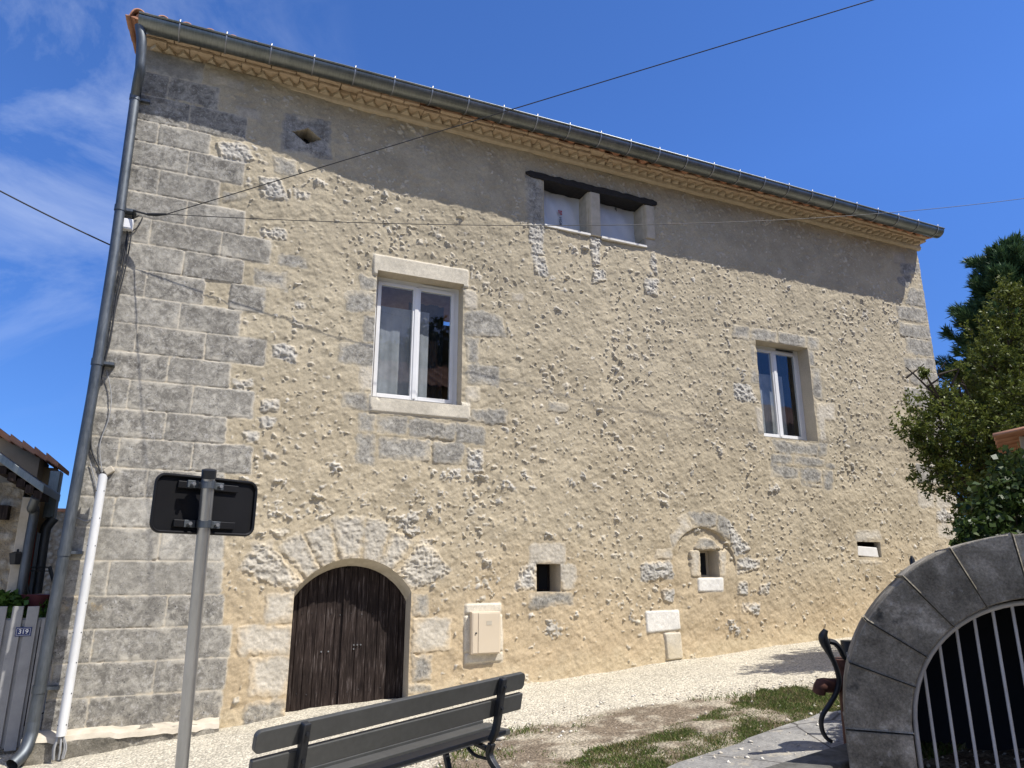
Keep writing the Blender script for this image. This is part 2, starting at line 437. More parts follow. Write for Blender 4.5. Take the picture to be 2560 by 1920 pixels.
def archstone():
    m, n, l, b = mat_base('weathered_arch_stone')
    v = objvec(n)
    t = noise_node(n, l, 4, 9, 0.7, v, 0.3); t2 = noise_node(n, l, 14, 6, 0.7, v); t3 = noise_node(n, l, 5, 4, 0.6, v)
    r = ramp(n, l, t.outputs['Fac'], [(0.3, (0.085, 0.077, 0.060)), (0.5, (0.215, 0.195, 0.155)), (0.68, (0.46, 0.42, 0.345))])
    r2 = ramp(n, l, t2.outputs['Fac'], [(0.62, 0.0), (0.72, 0.7)])
    c = mixc(n, l, r2.outputs['Color'], r.outputs['Color'], (0.36, 0.345, 0.31))
    r3 = ramp(n, l, t3.outputs['Fac'], [(0.28, 0.85), (0.36, 0.0)])
    c = mixc(n, l, r3.outputs['Color'], c, (0.05, 0.05, 0.045))
    t4 = noise_node(n, l, 70, 6, 0.75, v); r4 = ramp(n, l, t4.outputs['Fac'], [(0.3, 0.55), (0.7, 1.4)])
    c = mixc(n, l, 1.0, c, r4.outputs['Color'], 'MULTIPLY')
    vo = n.new('ShaderNodeTexVoronoi'); vo.inputs['Scale'].default_value = 17; vo.inputs['Randomness'].default_value = 1.0
    t5 = noise_node(n, l, 30, 3, 0.6, v); vv = n.new('ShaderNodeVectorMath'); vv.operation = 'MULTIPLY_ADD'
    l.new(t5.outputs['Color'], vv.inputs[0]); vv.inputs[1].default_value = (.05, .05, .05); l.new(v, vv.inputs[2]); l.new(vv.outputs[0], vo.inputs['Vector'])
    r5 = ramp(n, l, vo.outputs['Distance'], [(0.16, 0.8), (0.24, 0.0)]); r6 = ramp(n, l, t.outputs['Fac'], [(0.48, 0.0), (0.60, 1.0)])
    f5 = mixc(n, l, 1.0, r5.outputs['Color'], r6.outputs['Color'], 'MULTIPLY')
    c = mixc(n, l, f5, c, (0.42, 0.40, 0.35))
    l.new(c, b.inputs['Base Color']); b.inputs['Roughness'].default_value = 0.95
    b.inputs['Specular IOR Level'].default_value = 0.15
    hm = mixc(n, l, 0.5, t2.outputs['Color'], t4.outputs['Color'])
    bump(n, l, b, hm, 0.8, 0.015)
    return m
def gatewood():
    m, n, l, b = mat_base('grey_painted_boards')
    v = objvec(n)
    t = noise_node(n, l, 5, 6, 0.7, v); t2 = noise_node(n, l, 9, 3, 0.5, v)
    r = ramp(n, l, t.outputs['Fac'], [(0.3, (0.24, 0.238, 0.235)), (0.7, (0.34, 0.337, 0.33))])
    r2 = ramp(n, l, t2.outputs['Fac'], [(0.25, 1.0), (0.29, 0.0)])
    c = mixc(n, l, r2.outputs['Color'], r.outputs['Color'], (0.03, 0.028, 0.026))
    l.new(c, b.inputs['Base Color']); b.inputs['Roughness'].default_value = 0.6
    return m
def rubble():
    m, n, l, b = mat_base('rubble_wall')
    v = objvec(n)
    vo = n.new('ShaderNodeTexVoronoi'); vo.inputs['Scale'].default_value = 9; l.new(v, vo.inputs['Vector'])
    vo.feature = 'F1'
    t = noise_node(n, l, 14, 7, 0.7, v)
    r = ramp(n, l, vo.outputs['Distance'], [(0.25, (0.52, 0.48, 0.40)), (0.6, (0.36, 0.30, 0.21))])
    r2 = ramp(n, l, t.outputs['Fac'], [(0.3, 0.65), (0.7, 1.2)])
    c = mixc(n, l, 1.0, r.outputs['Color'], r2.outputs['Color'], 'MULTIPLY')
    l.new(c, b.inputs['Base Color']); b.inputs['Roughness'].default_value = 0.95
    h = n.new('ShaderNodeMath'); h.operation = 'SUBTRACT'; l.new(t.outputs['Fac'], h.inputs[0]); l.new(vo.outputs['Distance'], h.inputs[1])
    bump(n, l, b, h.outputs['Value'], 1.0, 0.06)
    return m
def leafmat(name, rough, trans):
    m, n, l, b = mat_base(name)
    a = n.new('ShaderNodeVertexColor'); a.layer_name = 'Col'
    l.new(a.outputs['Color'], b.inputs['Base Color'])
    b.inputs['Roughness'].default_value = rough; b.inputs['Specular IOR Level'].default_value = 0.25
    tr = n.new('ShaderNodeBsdfTranslucent'); l.new(a.outputs['Color'], tr.inputs['Color'])
    mx = n.new('ShaderNodeMixShader'); mx.inputs[0].default_value = trans
    l.new(b.outputs[0], mx.inputs[1]); l.new(tr.outputs[0], mx.inputs[2])
    l.new(mx.outputs[0], n['Material Output'].inputs['Surface'])
    return m
def gravel():
    m, n, l, b = mat_base('pale_gravel')
    a = n.new('ShaderNodeVertexColor'); a.layer_name = 'Col'
    v = objvec(n)
    vo = n.new('ShaderNodeTexVoronoi'); vo.inputs['Scale'].default_value = 48; l.new(v, vo.inputs['Vector'])
    r = ramp(n, l, vo.outputs['Color'], [(0.1, 0.60), (0.9, 1.18)])
    c = mixc(n, l, 1.0, a.outputs['Color'], r.outputs['Color'], 'MULTIPLY')
    r2 = ramp(n, l, vo.outputs['Distance'], [(0.35, 1.0), (0.8, 0.62)])
    c = mixc(n, l, 1.0, c, r2.outputs['Color'], 'MULTIPLY')
    t = noise_node(n, l, 1.3, 6, 0.65, v)
    r3 = ramp(n, l, t.outputs['Fac'], [(0.3, 0.88), (0.7, 1.08)])
    c = mixc(n, l, 1.0, c, r3.outputs['Color'], 'MULTIPLY')
    l.new(c, b.inputs['Base Color']); b.inputs['Roughness'].default_value = 0.95
    b.inputs['Specular IOR Level'].default_value = 0.15
    inv = n.new('ShaderNodeMath'); inv.operation = 'MULTIPLY'; inv.inputs[1].default_value = -1; l.new(vo.outputs['Distance'], inv.inputs[0])
    bump(n, l, b, inv.outputs['Value'], 0.8, 0.012)
    return m
def slabmat():
    m, n, l, b = mat_base('worn_concrete')
    v = objvec(n)
    t = noise_node(n, l, 2.2, 8, 0.7, v, 0.4); t2 = noise_node(n, l, 45, 6, 0.75, v); t3 = noise_node(n, l, 5, 6, 0.7, v)
    r = ramp(n, l, t.outputs['Fac'], [(0.3, (0.15, 0.145, 0.135)), (0.52, (0.25, 0.242, 0.225)), (0.7, (0.36, 0.345, 0.31))])
    r2 = ramp(n, l, t2.outputs['Fac'], [(0.3, 0.65), (0.7, 1.3)])
    c = mixc(n, l, 1.0, r.outputs['Color'], r2.outputs['Color'], 'MULTIPLY')
    r3 = ramp(n, l, t3.outputs['Fac'], [(0.56, 0.0), (0.66, 0.75)])
    c = mixc(n, l, r3.outputs['Color'], c, (0.42, 0.375, 0.29))
    vo = n.new('ShaderNodeTexVoronoi'); vo.feature = 'DISTANCE_TO_EDGE'; vo.inputs['Scale'].default_value = 1.1; l.new(v, vo.inputs['Vector'])
    r4 = ramp(n, l, vo.outputs['Distance'], [(0.004, 0.85), (0.012, 0.0)])
    c = mixc(n, l, r4.outputs['Color'], c, (0.06, 0.055, 0.05))
    l.new(c, b.inputs['Base Color']); b.inputs['Roughness'].default_value = 0.95; b.inputs['Specular IOR Level'].default_value = 0.15
    hm = mixc(n, l, 0.5, t2.outputs['Color'], t.outputs['Color']); bump(n, l, b, hm, 0.8, 0.015)
    return m
def glass():
    m = bpy.data.materials.new('window_glass'); m.use_nodes = True
    n, l = m.node_tree.nodes, m.node_tree.links; n.clear()
    o = n.new('ShaderNodeOutputMaterial'); g = n.new('ShaderNodeBsdfGlossy'); t = n.new('ShaderNodeBsdfTransparent')
    g.inputs['Roughness'].default_value = 0.02; g.inputs['Color'].default_value = (0.9, 0.95, 1, 1)
    t.inputs['Color'].default_value = (0.90, 0.92, 0.93, 1)
    fr = n.new('ShaderNodeFresnel'); fr.inputs['IOR'].default_value = 1.65
    mx = n.new('ShaderNodeMixShader')
    ge = n.new('ShaderNodeNewGeometry'); inv = n.new('ShaderNodeMath'); inv.operation = 'SUBTRACT'; inv.inputs[0].default_value = 1.0
    l.new(ge.outputs['Backfacing'], inv.inputs[1]); mu = n.new('ShaderNodeMath'); mu.operation = 'MULTIPLY'
    l.new(inv.outputs[0], mu.inputs[0]); l.new(fr.outputs[0], mu.inputs[1])
    l.new(mu.outputs[0], mx.inputs[0]); l.new(t.outputs[0], mx.inputs[1]); l.new(g.outputs[0], mx.inputs[2])
    l.new(mx.outputs[0], o.inputs['Surface'])
    return m
make_materials()

# ------------------------------------------------------------------ ground
BX = [-30, -1.19, 0.4, 1.09, 3.89, 5.73, 7.65, 9.7, 13, 40]
BZ = [-2.6, -1.70, -1.545, -1.49, -1.325, -1.17, -1.05, -0.925, -0.74, 0.4]
def ground_z(x, y):
    x = np.asarray(x, float); y = np.asarray(y, float)
    z = np.interp(x, BX, BZ)
    return z
def build_ground():
    # far ground sheet out to the horizon
    xs = np.linspace(-300, 300, 61); ys = np.linspace(-300, 300, 61)
    X, Y = np.meshgrid(xs, ys, indexing='ij')
    Z = np.interp(X, [-300, -30, 40, 300], [-3.2, -2.9, 0.1, 0.6])-0.05
    Z = np.where((np.abs(X) < 36), np.interp(X, BX, BZ)-0.25, Z)
    V = np.stack([X.ravel(), Y.ravel(), Z.ravel()], 1)
    i, j = np.meshgrid(np.arange(60), np.arange(60), indexing='ij'); q = i*61+j
    F = np.stack([q, q+61, q+62, q+1], -1).reshape(-1, 4)
    C = np.tile(np.array([0.20, 0.19, 0.13, 1.0]), (len(V), 1))
    o = np_mesh('ground', V, F, M['gravel'], None, C, True); tag(o, kind='structure')
    # the lane and its verge: gravel, earth and grass-covered soil in one relief sheet
    dx = 0.045
    xs = np.arange(-9, 20, dx); ys = np.arange(-14, 9, dx)
    X, Y = np.meshgrid(xs, ys, indexing='ij')
    Z = ground_z(X, Y)+0.018*fbm(X, Y, 1.4, 3, 40)+0.006*fbm(X, Y, 0.2, 2, 44)
    v = verge(X, Y)
    Z = Z+0.03*v*(fbm(X, Y, 0.35, 3, 47)*0.5+0.6)
    nz = fbm(X, Y, 0.5, 4, 51); nz2 = fbm(X, Y, 0.13, 3, 57)
    grav = np.array([0.63, 0.575, 0.455]); soil = np.array([0.24, 0.19, 0.135]); pale = np.array([0.46, 0.40, 0.30])
    C = np.tile(grav, X.shape+(1,)).astype(float)
    near = sstep(0.55, 0.05, -Y+0.0)[..., None]
    C = C*(1-near*0.0)
    s = sstep(0.25, 0.80, v+0.22*nz+0.16*nz2)[..., None]
    mixsoil = sstep(-0.5, 0.4, nz2+0.6*nz)[..., None]
    C = C*(1-s)+(pale*(1-mixsoil)+soil*mixsoil)*s
    C = np.concatenate([C, np.ones(X.shape+(1,))], -1)
    V = np.stack([X.ravel(), Y.ravel(), Z.ravel()], 1)
    nx, ny = X.shape
    i, j = np.meshgrid(np.arange(nx-1), np.arange(ny-1), indexing='ij'); q = i*ny+j
    F = np.stack([q, q+ny, q+ny+1, q+1], -1).reshape(-1, 4)
    o = np_mesh('gravel_lane', V, F, M['gravel'], None, C.reshape(-1, 4), True); tag(o, kind='structure')
# edge between gravel and verge, measured on the ground (x, y), running up the lane
def gp(px, py, dz=0.0):
    d = ray(px, py); t = 5.0
    for _ in range(30):
        p = CAMPOS+d*t; t += (ground_z(p[0], p[1])+dz-p[2])/d[2]*0.8
    return CAMPOS+d*t
EDGE = [gp(*q) for q in ((1000, 1990), (1180, 1850), (1300, 1822), (1408, 1808), (1507, 1786), (1646, 1764), (1764, 1748), (1880, 1735), (1982, 1722), (2081, 1712), (2330, 1690))]
GEDGE = [gp(*q) for q in ((1200, 2010), (1428, 1905), (1606, 1848), (1725, 1792), (1843, 1768), (1982, 1737), (2100, 1728), (2330, 1705))]
EX = np.array([p[0] for p in EDGE]); EY = np.array([p[1] for p in EDGE])
def verge(X, Y):                       # 1 inside the verge, 0 on the gravel
    return sstep(0.22, -0.22, Y-np.interp(X, EX, EY))*sstep(-0.5, 0.3, X-EX[0])
def build_grass():
    rs = np.random.RandomState(4)
    N = 420000
    lo = gp(1250, 1990); hi = gp(2330, 1700)
    x = rs.uniform(0.6, 8.6, N); y = rs.uniform(-4.8, -1.9, N)
    ey = np.interp(x, EX, EY)
    d = ey-y                            # distance into the verge
    nz = fbm(x, y, 0.55, 3, 71); nz2 = fbm(x, y, 0.16, 2, 75)
    dg = np.interp(x, [p[0] for p in GEDGE], [p[1] for p in GEDGE])-y
    keep = (dg+0.16*nz+0.10*nz2 > 0.0) & (d < 3.0) & (rs.rand(N) < np.clip(0.95+0.7*nz2+0.3*nz, 0.25, 1))
    # thin scatter out on the bare earth
    keep |= (d > -0.15) & (d > 0.05) & (rs.rand(N) < 0.09) & (nz2+0.6*nz > 0.25)
    sx, sy = SLAB_C[0], SLAB_C[1]
    ins = np.ones(N, bool)
    for (ax, ay), (bx, by) in zip(SLAB_XY, SLAB_XY[1:]+SLAB_XY[:1]):
        cr = (bx-ax)*(y-ay)-(by-ay)*(x-ax); ins &= (cr*SLAB_SGN > 0)
    keep &= ~ins
    x, y, nz, nz2 = x[keep], y[keep], nz[keep], nz2[keep]; n = len(x)
    z = ground_z(x, y)+0.015
    h = rs.uniform(0.014, 0.042, n)*(1+0.5*np.clip(nz, -0.5, 1)); a = rs.uniform(0, 2*np.pi, n); w = rs.uniform(0.0022, 0.005, n)
    lean = rs.uniform(0.1, 0.9, n)*h; la = rs.uniform(0, 2*np.pi, n)
    V = np.zeros((n, 4, 3)); ca, sa = np.cos(a), np.sin(a)
    V[:, 0] = np.stack([x-ca*w, y-sa*w, z], 1); V[:, 1] = np.stack([x+ca*w, y+sa*w, z], 1)
    mx, my = x+np.cos(la)*lean*0.4, y+np.sin(la)*lean*0.4
    V[:, 2] = np.stack([mx+ca*w*0.7, my+sa*w*0.7, z+h*0.65], 1)
    V[:, 3] = np.stack([x+np.cos(la)*lean, y+np.sin(la)*lean, z+h], 1)
    F = np.arange(n*4).reshape(n, 4)
    t = rs.rand(n)[:, None]; dry = (rs.rand(n) < 0.27+0.25*(nz2 < -0.1))[:, None]
    c = np.array([0.075, 0.125, 0.025])*(1-t)+np.array([0.17, 0.21, 0.06])*t
    c = np.where(dry, np.array([0.26, 0.22, 0.11]), c)
    C = np.repeat(np.concatenate([c, np.ones((n, 1))], 1), 4, 0)
    o = np_mesh('grass', V.reshape(-1, 3), F, M['grass'], None, C)
    tag(o, 'short patchy green and straw coloured grass along the gravel edge', 'grass', kind='stuff')

def build_stones():
    rs = np.random.RandomState(9)
    n0 = 9000
    x = rs.uniform(0.3, 9.0, n0); y = rs.uniform(-5.2, -0.1, n0)
    d = np.interp(x, EX, EY)-y
    keep = ((d > -0.5) & (rs.rand(n0) < np.where(d > 0.1, 0.5, 0.8)))
    x, y = x[keep], y[keep]; n = len(x)
    r = 0.005+0.016*rs.rand(n)**4+0.020*(rs.rand(n) < .012)
    base = np.array([[1, 0, 0], [0, 1, 0], [-1, 0, 0], [0, -1, 0], [0, 0, 1], [0, 0, -1]], float)
    V = base[None]*(0.7+0.6*rs.rand(n, 6, 1))+rs.normal(0, .18, (n, 6, 3))
    V *= r[:, None, None]*np.array([1.2, 1.0, .75]); 
    z = ground_z(x, y)+0.018+r*0.25
    on = np.zeros(n, bool)
    ins = np.ones(n, bool)
    for (ax, ay), (bx, by) in zip(SLAB_XY, SLAB_XY[1:]+SLAB_XY[:1]):
        ins &= (((bx-ax)*(y-ay)-(by-ay)*(x-ax))*SLAB_SGN > 0)
    z = np.where(ins, ground_z(x, y)+0.055+r*0.3, z)
    V += np.stack([x, y, z], 1)[:, None, :]
    T = np.array([[0, 1, 4], [1, 2, 4], [2, 3, 4], [3, 0, 4], [1, 0, 5], [2, 1, 5], [3, 2, 5], [0, 3, 5]])
    F = (np.arange(n)[:, None, None]*6+T[None]).reshape(-1, 3)
    t = rs.rand(n)[:, None]; c = np.array([.42, .37, .29])*(1-t)+np.array([.66, .62, .53])*t
    C = np.repeat(np.concatenate([c, np.ones((n, 1))], 1), 6, 0)
    o = np_mesh('loose_stones', V.reshape(-1, 3), F, M['stone_chip'], None, C)
    tag(o, 'pale loose stone chips scattered over the bare verge and slab', 'stones', kind='stuff')

# ------------------------------------------------------------------ the house
def in_convex(X, Z, poly):
    """signed distance-like value: negative inside a convex polygon"""
    p = np.array(poly); c = p.mean(0); d = None
    for i in range(len(p)):
        a, b = p[i], p[(i+1) % len(p)]
        e = b-a; nrm = np.array([e[1], -e[0]]); L = np.hypot(*nrm)
        if L < 1e-6: continue
        nrm = nrm/L
        if np.dot(c-a, nrm) > 0: nrm = -nrm
        v = (X-a[0])*nrm[0]+(Z-a[1])*nrm[1]
        if d is None: d = v
        else:                           # rounded corners
            kk = np.clip(0.5+0.5*(d-v)/0.035, 0, 1); d = v+(d-v)*kk+0.035*kk*(1-kk)*0.8
    return d
WIN1 = (1.82, 3.02, 2.145, 3.86)
WIN2 = (8.11, 9.24, 2.115, 3.737)
ATT1 = (4.262, 5.03, 5.02, 5.77)
ATT2 = (5.235, 6.05, 5.02, 5.77)
SW1 = (4.088, 4.44, -0.222, 0.131)
SW2 = (6.70, 7.035, -0.04, 0.337)
SW3 = (9.855, 10.38, 0.27, 0.515)
DOOR = (1.072, 2.428, -1.9, -0.21)
DC = (1.75, -0.605, 0.787)             # arch centre x, z, radius
DIA = (0.79, 5.56, 0.19, 0.12)
XL, XR, ZT = -1.17, 12.44, 6.22
PALE = (0.56, 0.505, 0.405); GREY = (0.40, 0.375, 0.318); ROUGH = (0.53, 0.50, 0.435); NEW = (0.60, 0.545, 0.435)
def stone_list():
    S = []                              # polygon, colour, weather, base height, roughness
    def add(reg, pts, kind):
        pts = wz(*reg, pts)
        if kind == 'g': S.append((pts, tuple(v*1.08 for v in GREY), 0.85, 0.005, 0.0055, 'g'))
        elif kind == 'd': S.append((pts, (0.36, 0.348, 0.318), 0.9, 0.006, 0.006, 'g'))
        elif kind == 'p': S.append((pts, PALE, 0.12, 0.006, 0.006, 'p'))
        elif kind == 'n': S.append((pts, NEW, 0.0, 0.020, 0.0015, 'n'))
        elif kind == 'w': S.append((pts, (0.74, 0.71, 0.64), 0.0, 0.012, 0.002, 'n'))
        elif kind == 'r': S.append((pts, ROUGH, 0.25, 0.011, 0.017, 'r'))
        elif kind == 'f': S.append((pts, (0.47, 0.42, 0.335), 0.15, 0.004, 0.003, 'p'))
    A = (0, 0, .3617); B = (0, 600, .3617); Cc = (0, 1200, .434)
    H = [-1.50, -1.17, -.85, -.53, -.21, .14, .475, .79, 1.10, 1.425, 1.74, 2.077, 2.39, 2.72, 3.05, 3.38, 3.70, 4.02, 4.34, 4.66, 4.97, 5.25, 5.60, 5.92, 6.22]
    rows = [(Cc, [(505, 1350)], (1275, 1300)), (Cc, [(300, 1130), (890, 1130)], (1300, 1120)), (Cc, [(535, 950)], (1330, 920)),
            (Cc, [(960, 750)], (1285, 750)), (Cc, [(625, 560)], (1280, 570)), (Cc, [(920, 380)], (1285, 400)), (Cc, [(655, 200)], (1285, 200)),
            (B, [(1020, 1640)], (1550, 1650)), (B, [(820, 1470), (1330, 1500)], (1740, 1520)), (B, [(1145, 1280)], (1560, 1330)),
            (B, [(890, 1060), (1330, 1110)], (1750, 1160)), (B, [(1165, 880)], (1590, 950)), (B, [(945, 660), (1420, 720)], (1835, 790)),
            (B, [(1245, 510)], (1660, 570)), (B, [(1010, 300), (1425, 350)], (1830, 430)), (B, [(1270, 150)], (1680, 220)),
            (A, [(1045, 1580), (1530, 1700)], (1870, 1760)), (A, [(1290, 1480)], (1690, 1560)), (A, [(1100, 1260)], (1515, 1340)), (A, [(1300, 1160)], (1680, 1230)), (A, [(1095, 960)], (1450, 1030)),
            (A, [(1310, 830)], (1700, 900)), (A, [(1170, 620)], (1510, 700)), (A, [], (1405, 530))]
    rs = random.Random(2)
    for r_, (reg, js, right) in enumerate(rows):
        k = r_
        xs = [XL]+[wz(*reg, [j])[0][0] for j in js]+[wz(*reg, [right])[0][0]]
        for i in range(len(xs)-1):
            a, b = xs[i]+0.002, xs[i+1]-0.002
            if k == 14 and i == 1: b -= 0.02
            if k == 14 and i == 2: a += 0.26
            if i == 0: a = XL-0.03
            z0, z1 = H[k]+0.002, H[k+1]-0.002
            t = rs.uniform(0.85, 1.12)
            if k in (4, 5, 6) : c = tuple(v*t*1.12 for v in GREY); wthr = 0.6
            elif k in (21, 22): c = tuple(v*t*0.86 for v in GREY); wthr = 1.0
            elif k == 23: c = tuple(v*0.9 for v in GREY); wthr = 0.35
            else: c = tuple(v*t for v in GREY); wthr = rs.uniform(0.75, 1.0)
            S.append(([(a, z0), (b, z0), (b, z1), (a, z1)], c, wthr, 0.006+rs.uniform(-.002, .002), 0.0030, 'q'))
    E5 = (800, 600, .3617)
    add(E5, [(370, 90), (1030, 205), (1030, 330), (370, 232)], 'n'); add(E5, [(342, 1060), (1040, 1125), (1040, 1243), (340, 1182)], 'n')
    for q in ([(285, 235), (400, 260), (398, 355), (275, 335)], [(155, 360), (200, 338), (395, 350), (395, 500), (190, 480)], [(310, 520), (395, 520), (395, 700), (305, 690)],
              [(140, 700), (395, 725), (395, 870), (130, 850)], [(150, 1045), (335, 1050), (330, 1170), (145, 1155)], [(1005, 490), (1150, 490), (1270, 530), (1290, 670), (1010, 655)],
              [(1010, 665), (1105, 680), (1095, 845), (1012, 840)], [(1015, 850), (1240, 880), (1235, 1010), (1015, 990)], [(1045, 1165), (1295, 1170), (1295, 1275), (1045, 1255)],
              [(265, 1200), (390, 1205), (385, 1335), (265, 1320)], [(395, 1205), (610, 1225), (605, 1345), (390, 1335)], [(620, 1235), (935, 1265), (935, 1385), (615, 1350)],
              [(950, 1265), (1145, 1290), (1140, 1410), (950, 1395)], [(250, 1330), (390, 1340), (380, 1565), (245, 1540)], [(405, 1350), (770, 1385), (770, 1535), (405, 1510)],
              [(785, 1390), (1000, 1410), (990, 1555), (780, 1540)], [(1580, 1105), (1725, 1130), (1715, 1200), (1575, 1185)]):
        add(E5, q, 'g')
    for q in ([(275, 875), (395, 885), (395, 1050), (270, 1040)], [(1000, 340), (1085, 350), (1085, 475), (1000, 465)], [(1010, 1005), (1110, 1015), (1105, 1120), (1012, 1125)], [(390, 240), (404, 240), (400, 1080), (388, 1060)]):
        add(E5, q, 'p')
    add(E5, [(1025, 1440), (1140, 1450), (1135, 1605), (1020, 1595)], 'r'); add(E5, [(1325, 365), (1410, 370), (1410, 430), (1330, 420)], 'f')
    E2 = (1820, 780, .2773)
    for q in ([(45, 115), (195, 140), (190, 260), (40, 235)], [(205, 145), (440, 170), (440, 285), (205, 255)], [(450, 175), (700, 220), (695, 320), (450, 285)], [(705, 225), (815, 225), (825, 350), (715, 345)],
              [(710, 345), (770, 360), (775, 490), (730, 480)], [(740, 510), (825, 510), (845, 800), (770, 780)], [(200, 300), (240, 300), (255, 480), (215, 480)], [(200, 500), (265, 510), (280, 650), (205, 640)],
              [(385, 1150), (810, 1185), (800, 1300), (430, 1270)], [(815, 1180), (890, 1185), (890, 1300), (820, 1300)], [(395, 1275), (580, 1290), (580, 1370), (395, 1360)],
              [(590, 1290), (870, 1330), (865, 1395), (590, 1375)], [(880, 1355), (960, 1380), (955, 1415), (875, 1400)], [(390, 1375), (640, 1405), (640, 1500), (380, 1490)],
              [(650, 1405), (845, 1420), (850, 1550), (655, 1530)], [(845, 1420), (945, 1430), (935, 1600), (865, 1590)], [(665, 1530), (855, 1560), (850, 1590), (665, 1570)]):
        add(E2, q, 'g')
    for q in ([(785, 820), (950, 830), (960, 990), (800, 960)], [(800, 920), (855, 910), (880, 1160), (820, 1170)], [(240, 845), (315, 860), (345, 1100), (275, 1095)]): add(E2, q, 'p')
    add(E2, [(50, 650), (205, 660), (290, 830), (60, 790)], 'r')
    E7 = (560, 1300, .3737)
    for q in ([(275, 488), (470, 490), (464, 690), (270, 695)], [(80, 705), (457, 700), (447, 905), (85, 910)], [(165, 915), (442, 905), (432, 1180), (155, 1190)], [(1263, 655), (1525, 655), (1520, 880), (1260, 890)]): add(E7, q, 'p')
    for q in ([(135, 1210), (418, 1185), (412, 1340), (125, 1385)], [(1262, 495), (1365, 500), (1365, 650), (1262, 648)], [(1258, 900), (1395, 900), (1390, 1070), (1255, 1085)], [(1225, 1095), (1390, 1100), (1390, 1150), (1225, 1170)]): add(E7, q, 'g')
    for q in ([(300, 50), (470, 65), (380, 125), (300, 100)], [(1310, 130), (1440, 95), (1450, 150), (1330, 170)]): add(E7, q, 'r')
    add(E7, [(160, 150), (330, 120), (330, 190), (220, 210)], 'f')
    for q in ([(1615, 562), (1857, 555), (1852, 618), (1612, 628)], [(1608, 640), (1650, 640), (1655, 885), (1606, 890)], [(1825, 625), (1862, 630), (1865, 880), (1825, 880)], [(1610, 895), (1865, 880), (1862, 945), (1610, 965)]): add(E7, q, 'n')
    # door voussoirs
    cx, cz, r = DC
    ang = np.radians([-64, -46, -31, -15, 4, 20, 36, 62]); ro = [0.66, 0.50, 0.44, 0.50, 0.47, 0.42, 0.55]
    for i in range(7):
        a0, a1 = ang[i]+0.012, ang[i+1]-0.012
        p = [(cx+math.sin(a)*rr, cz+math.cos(a)*rr) for a, rr in ((a0, r-.02), (a0, r+ro[i]), ((a0+a1)/2, r+ro[i]*1.03), (a1, r+ro[i]), (a1, r-.02))]
        p = [(x, max(z, -0.205)) for x, z in p]
        S.append((p, (0.50, 0.455, 0.37), 0.12, 0.006, 0.017 if i in (0, 6) else 0.010, 'p'))
    E8 = (1300, 1200, .434)
    for q, t in (([(55, 365), (265, 360), (265, 483), (58, 483)], 'p'), ([(0, 490), (97, 485), (97, 640), (-40, 640)], 'r'), ([(232, 485), (330, 485), (330, 580), (300, 640), (242, 640)], 'p'), ([(48, 648), (300, 643), (305, 715), (55, 740)], 'g'),
                 ([(1010, 403), (1030, 335), (1100, 330), (1180, 403)], 'g'), ([(985, 405), (1038, 400), (1042, 560), (985, 560)], 'p'), ([(1138, 405), (1190, 405), (1190, 560), (1153, 560)], 'p'), ([(1025, 565), (1170, 562), (1172, 640), (1028, 645)], 'w'),
                 ([(780, 400), (878, 390), (878, 455), (775, 455)], 'p'), ([(860, 320), (930, 250), (950, 310), (885, 385)], 'p'), ([(900, 215), (960, 187), (1000, 285), (945, 310)], 'p'), ([(965, 185), (1140, 187), (1130, 290), (1070, 275), (1002, 285)], 'g'),
                 ([(1142, 190), (1210, 240), (1215, 350), (1132, 293)], 'g'), ([(1207, 245), (1290, 330), (1330, 400), (1247, 430), (1212, 350)], 'r'), ([(700, 470), (870, 462), (878, 560), (705, 580)], 'r'), ([(820, 620), (885, 640), (885, 710), (830, 700)], 'r'),
                 ([(1255, 460), (1385, 455), (1385, 520), (1250, 545)], 'r'), ([(1255, 580), (1310, 580), (1310, 660), (1255, 660)], 'r'), ([(1375, 600), (1440, 600), (1430, 660), (1380, 660)], 'r'), ([(1265, 710), (1385, 710), (1370, 780), (1275, 770)], 'r'),
                 ([(725, 757), (915, 748), (925, 862), (733, 882)], 'w'), ([(832, 880), (925, 878), (938, 1030), (848, 1040)], 'n')): add(E8, q, t)
    E9 = (1760, 1260, .398)
    add(E9, [(945, 165), (1100, 155), (1125, 225), (960, 235)], 'p'); add(E9, [(970, 350), (1130, 350), (1120, 380), (980, 380)], 'p')
    EA = (1290, 400, .217)
    for q, t in (([(110, 190), (300, 230), (325, 740), (150, 740), (75, 330)], 'g'), ([(150, 745), (318, 745), (300, 960), (160, 960)], 'r'), ([(190, 965), (285, 965), (340, 1105), (180, 1105)], 'r'), ([(185, 1112), (345, 1112), (365, 1350), (200, 1310)], 'r'),
                 ([(838, 345), (957, 365), (978, 890), (858, 870)], 'p'), ([(865, 880), (976, 900), (990, 1230), (865, 1220)], 'r'), ([(880, 1235), (1040, 1255), (1050, 1400), (880, 1430)], 'r'), ([(1488, 515), (1590, 515), (1612, 1000), (1488, 990)], 'f'),
                 ([(1550, 1030), (1615, 1040), (1630, 1320), (1540, 1230)], 'r'), ([(1485, 1350), (1640, 1380), (1650, 1580), (1490, 1540)], 'r')): add(EA, q, t)
    K = (0, 0, 1.1573)
    add(K, [(612, 248), (715, 265), (715, 345), (603, 335)], 'd')
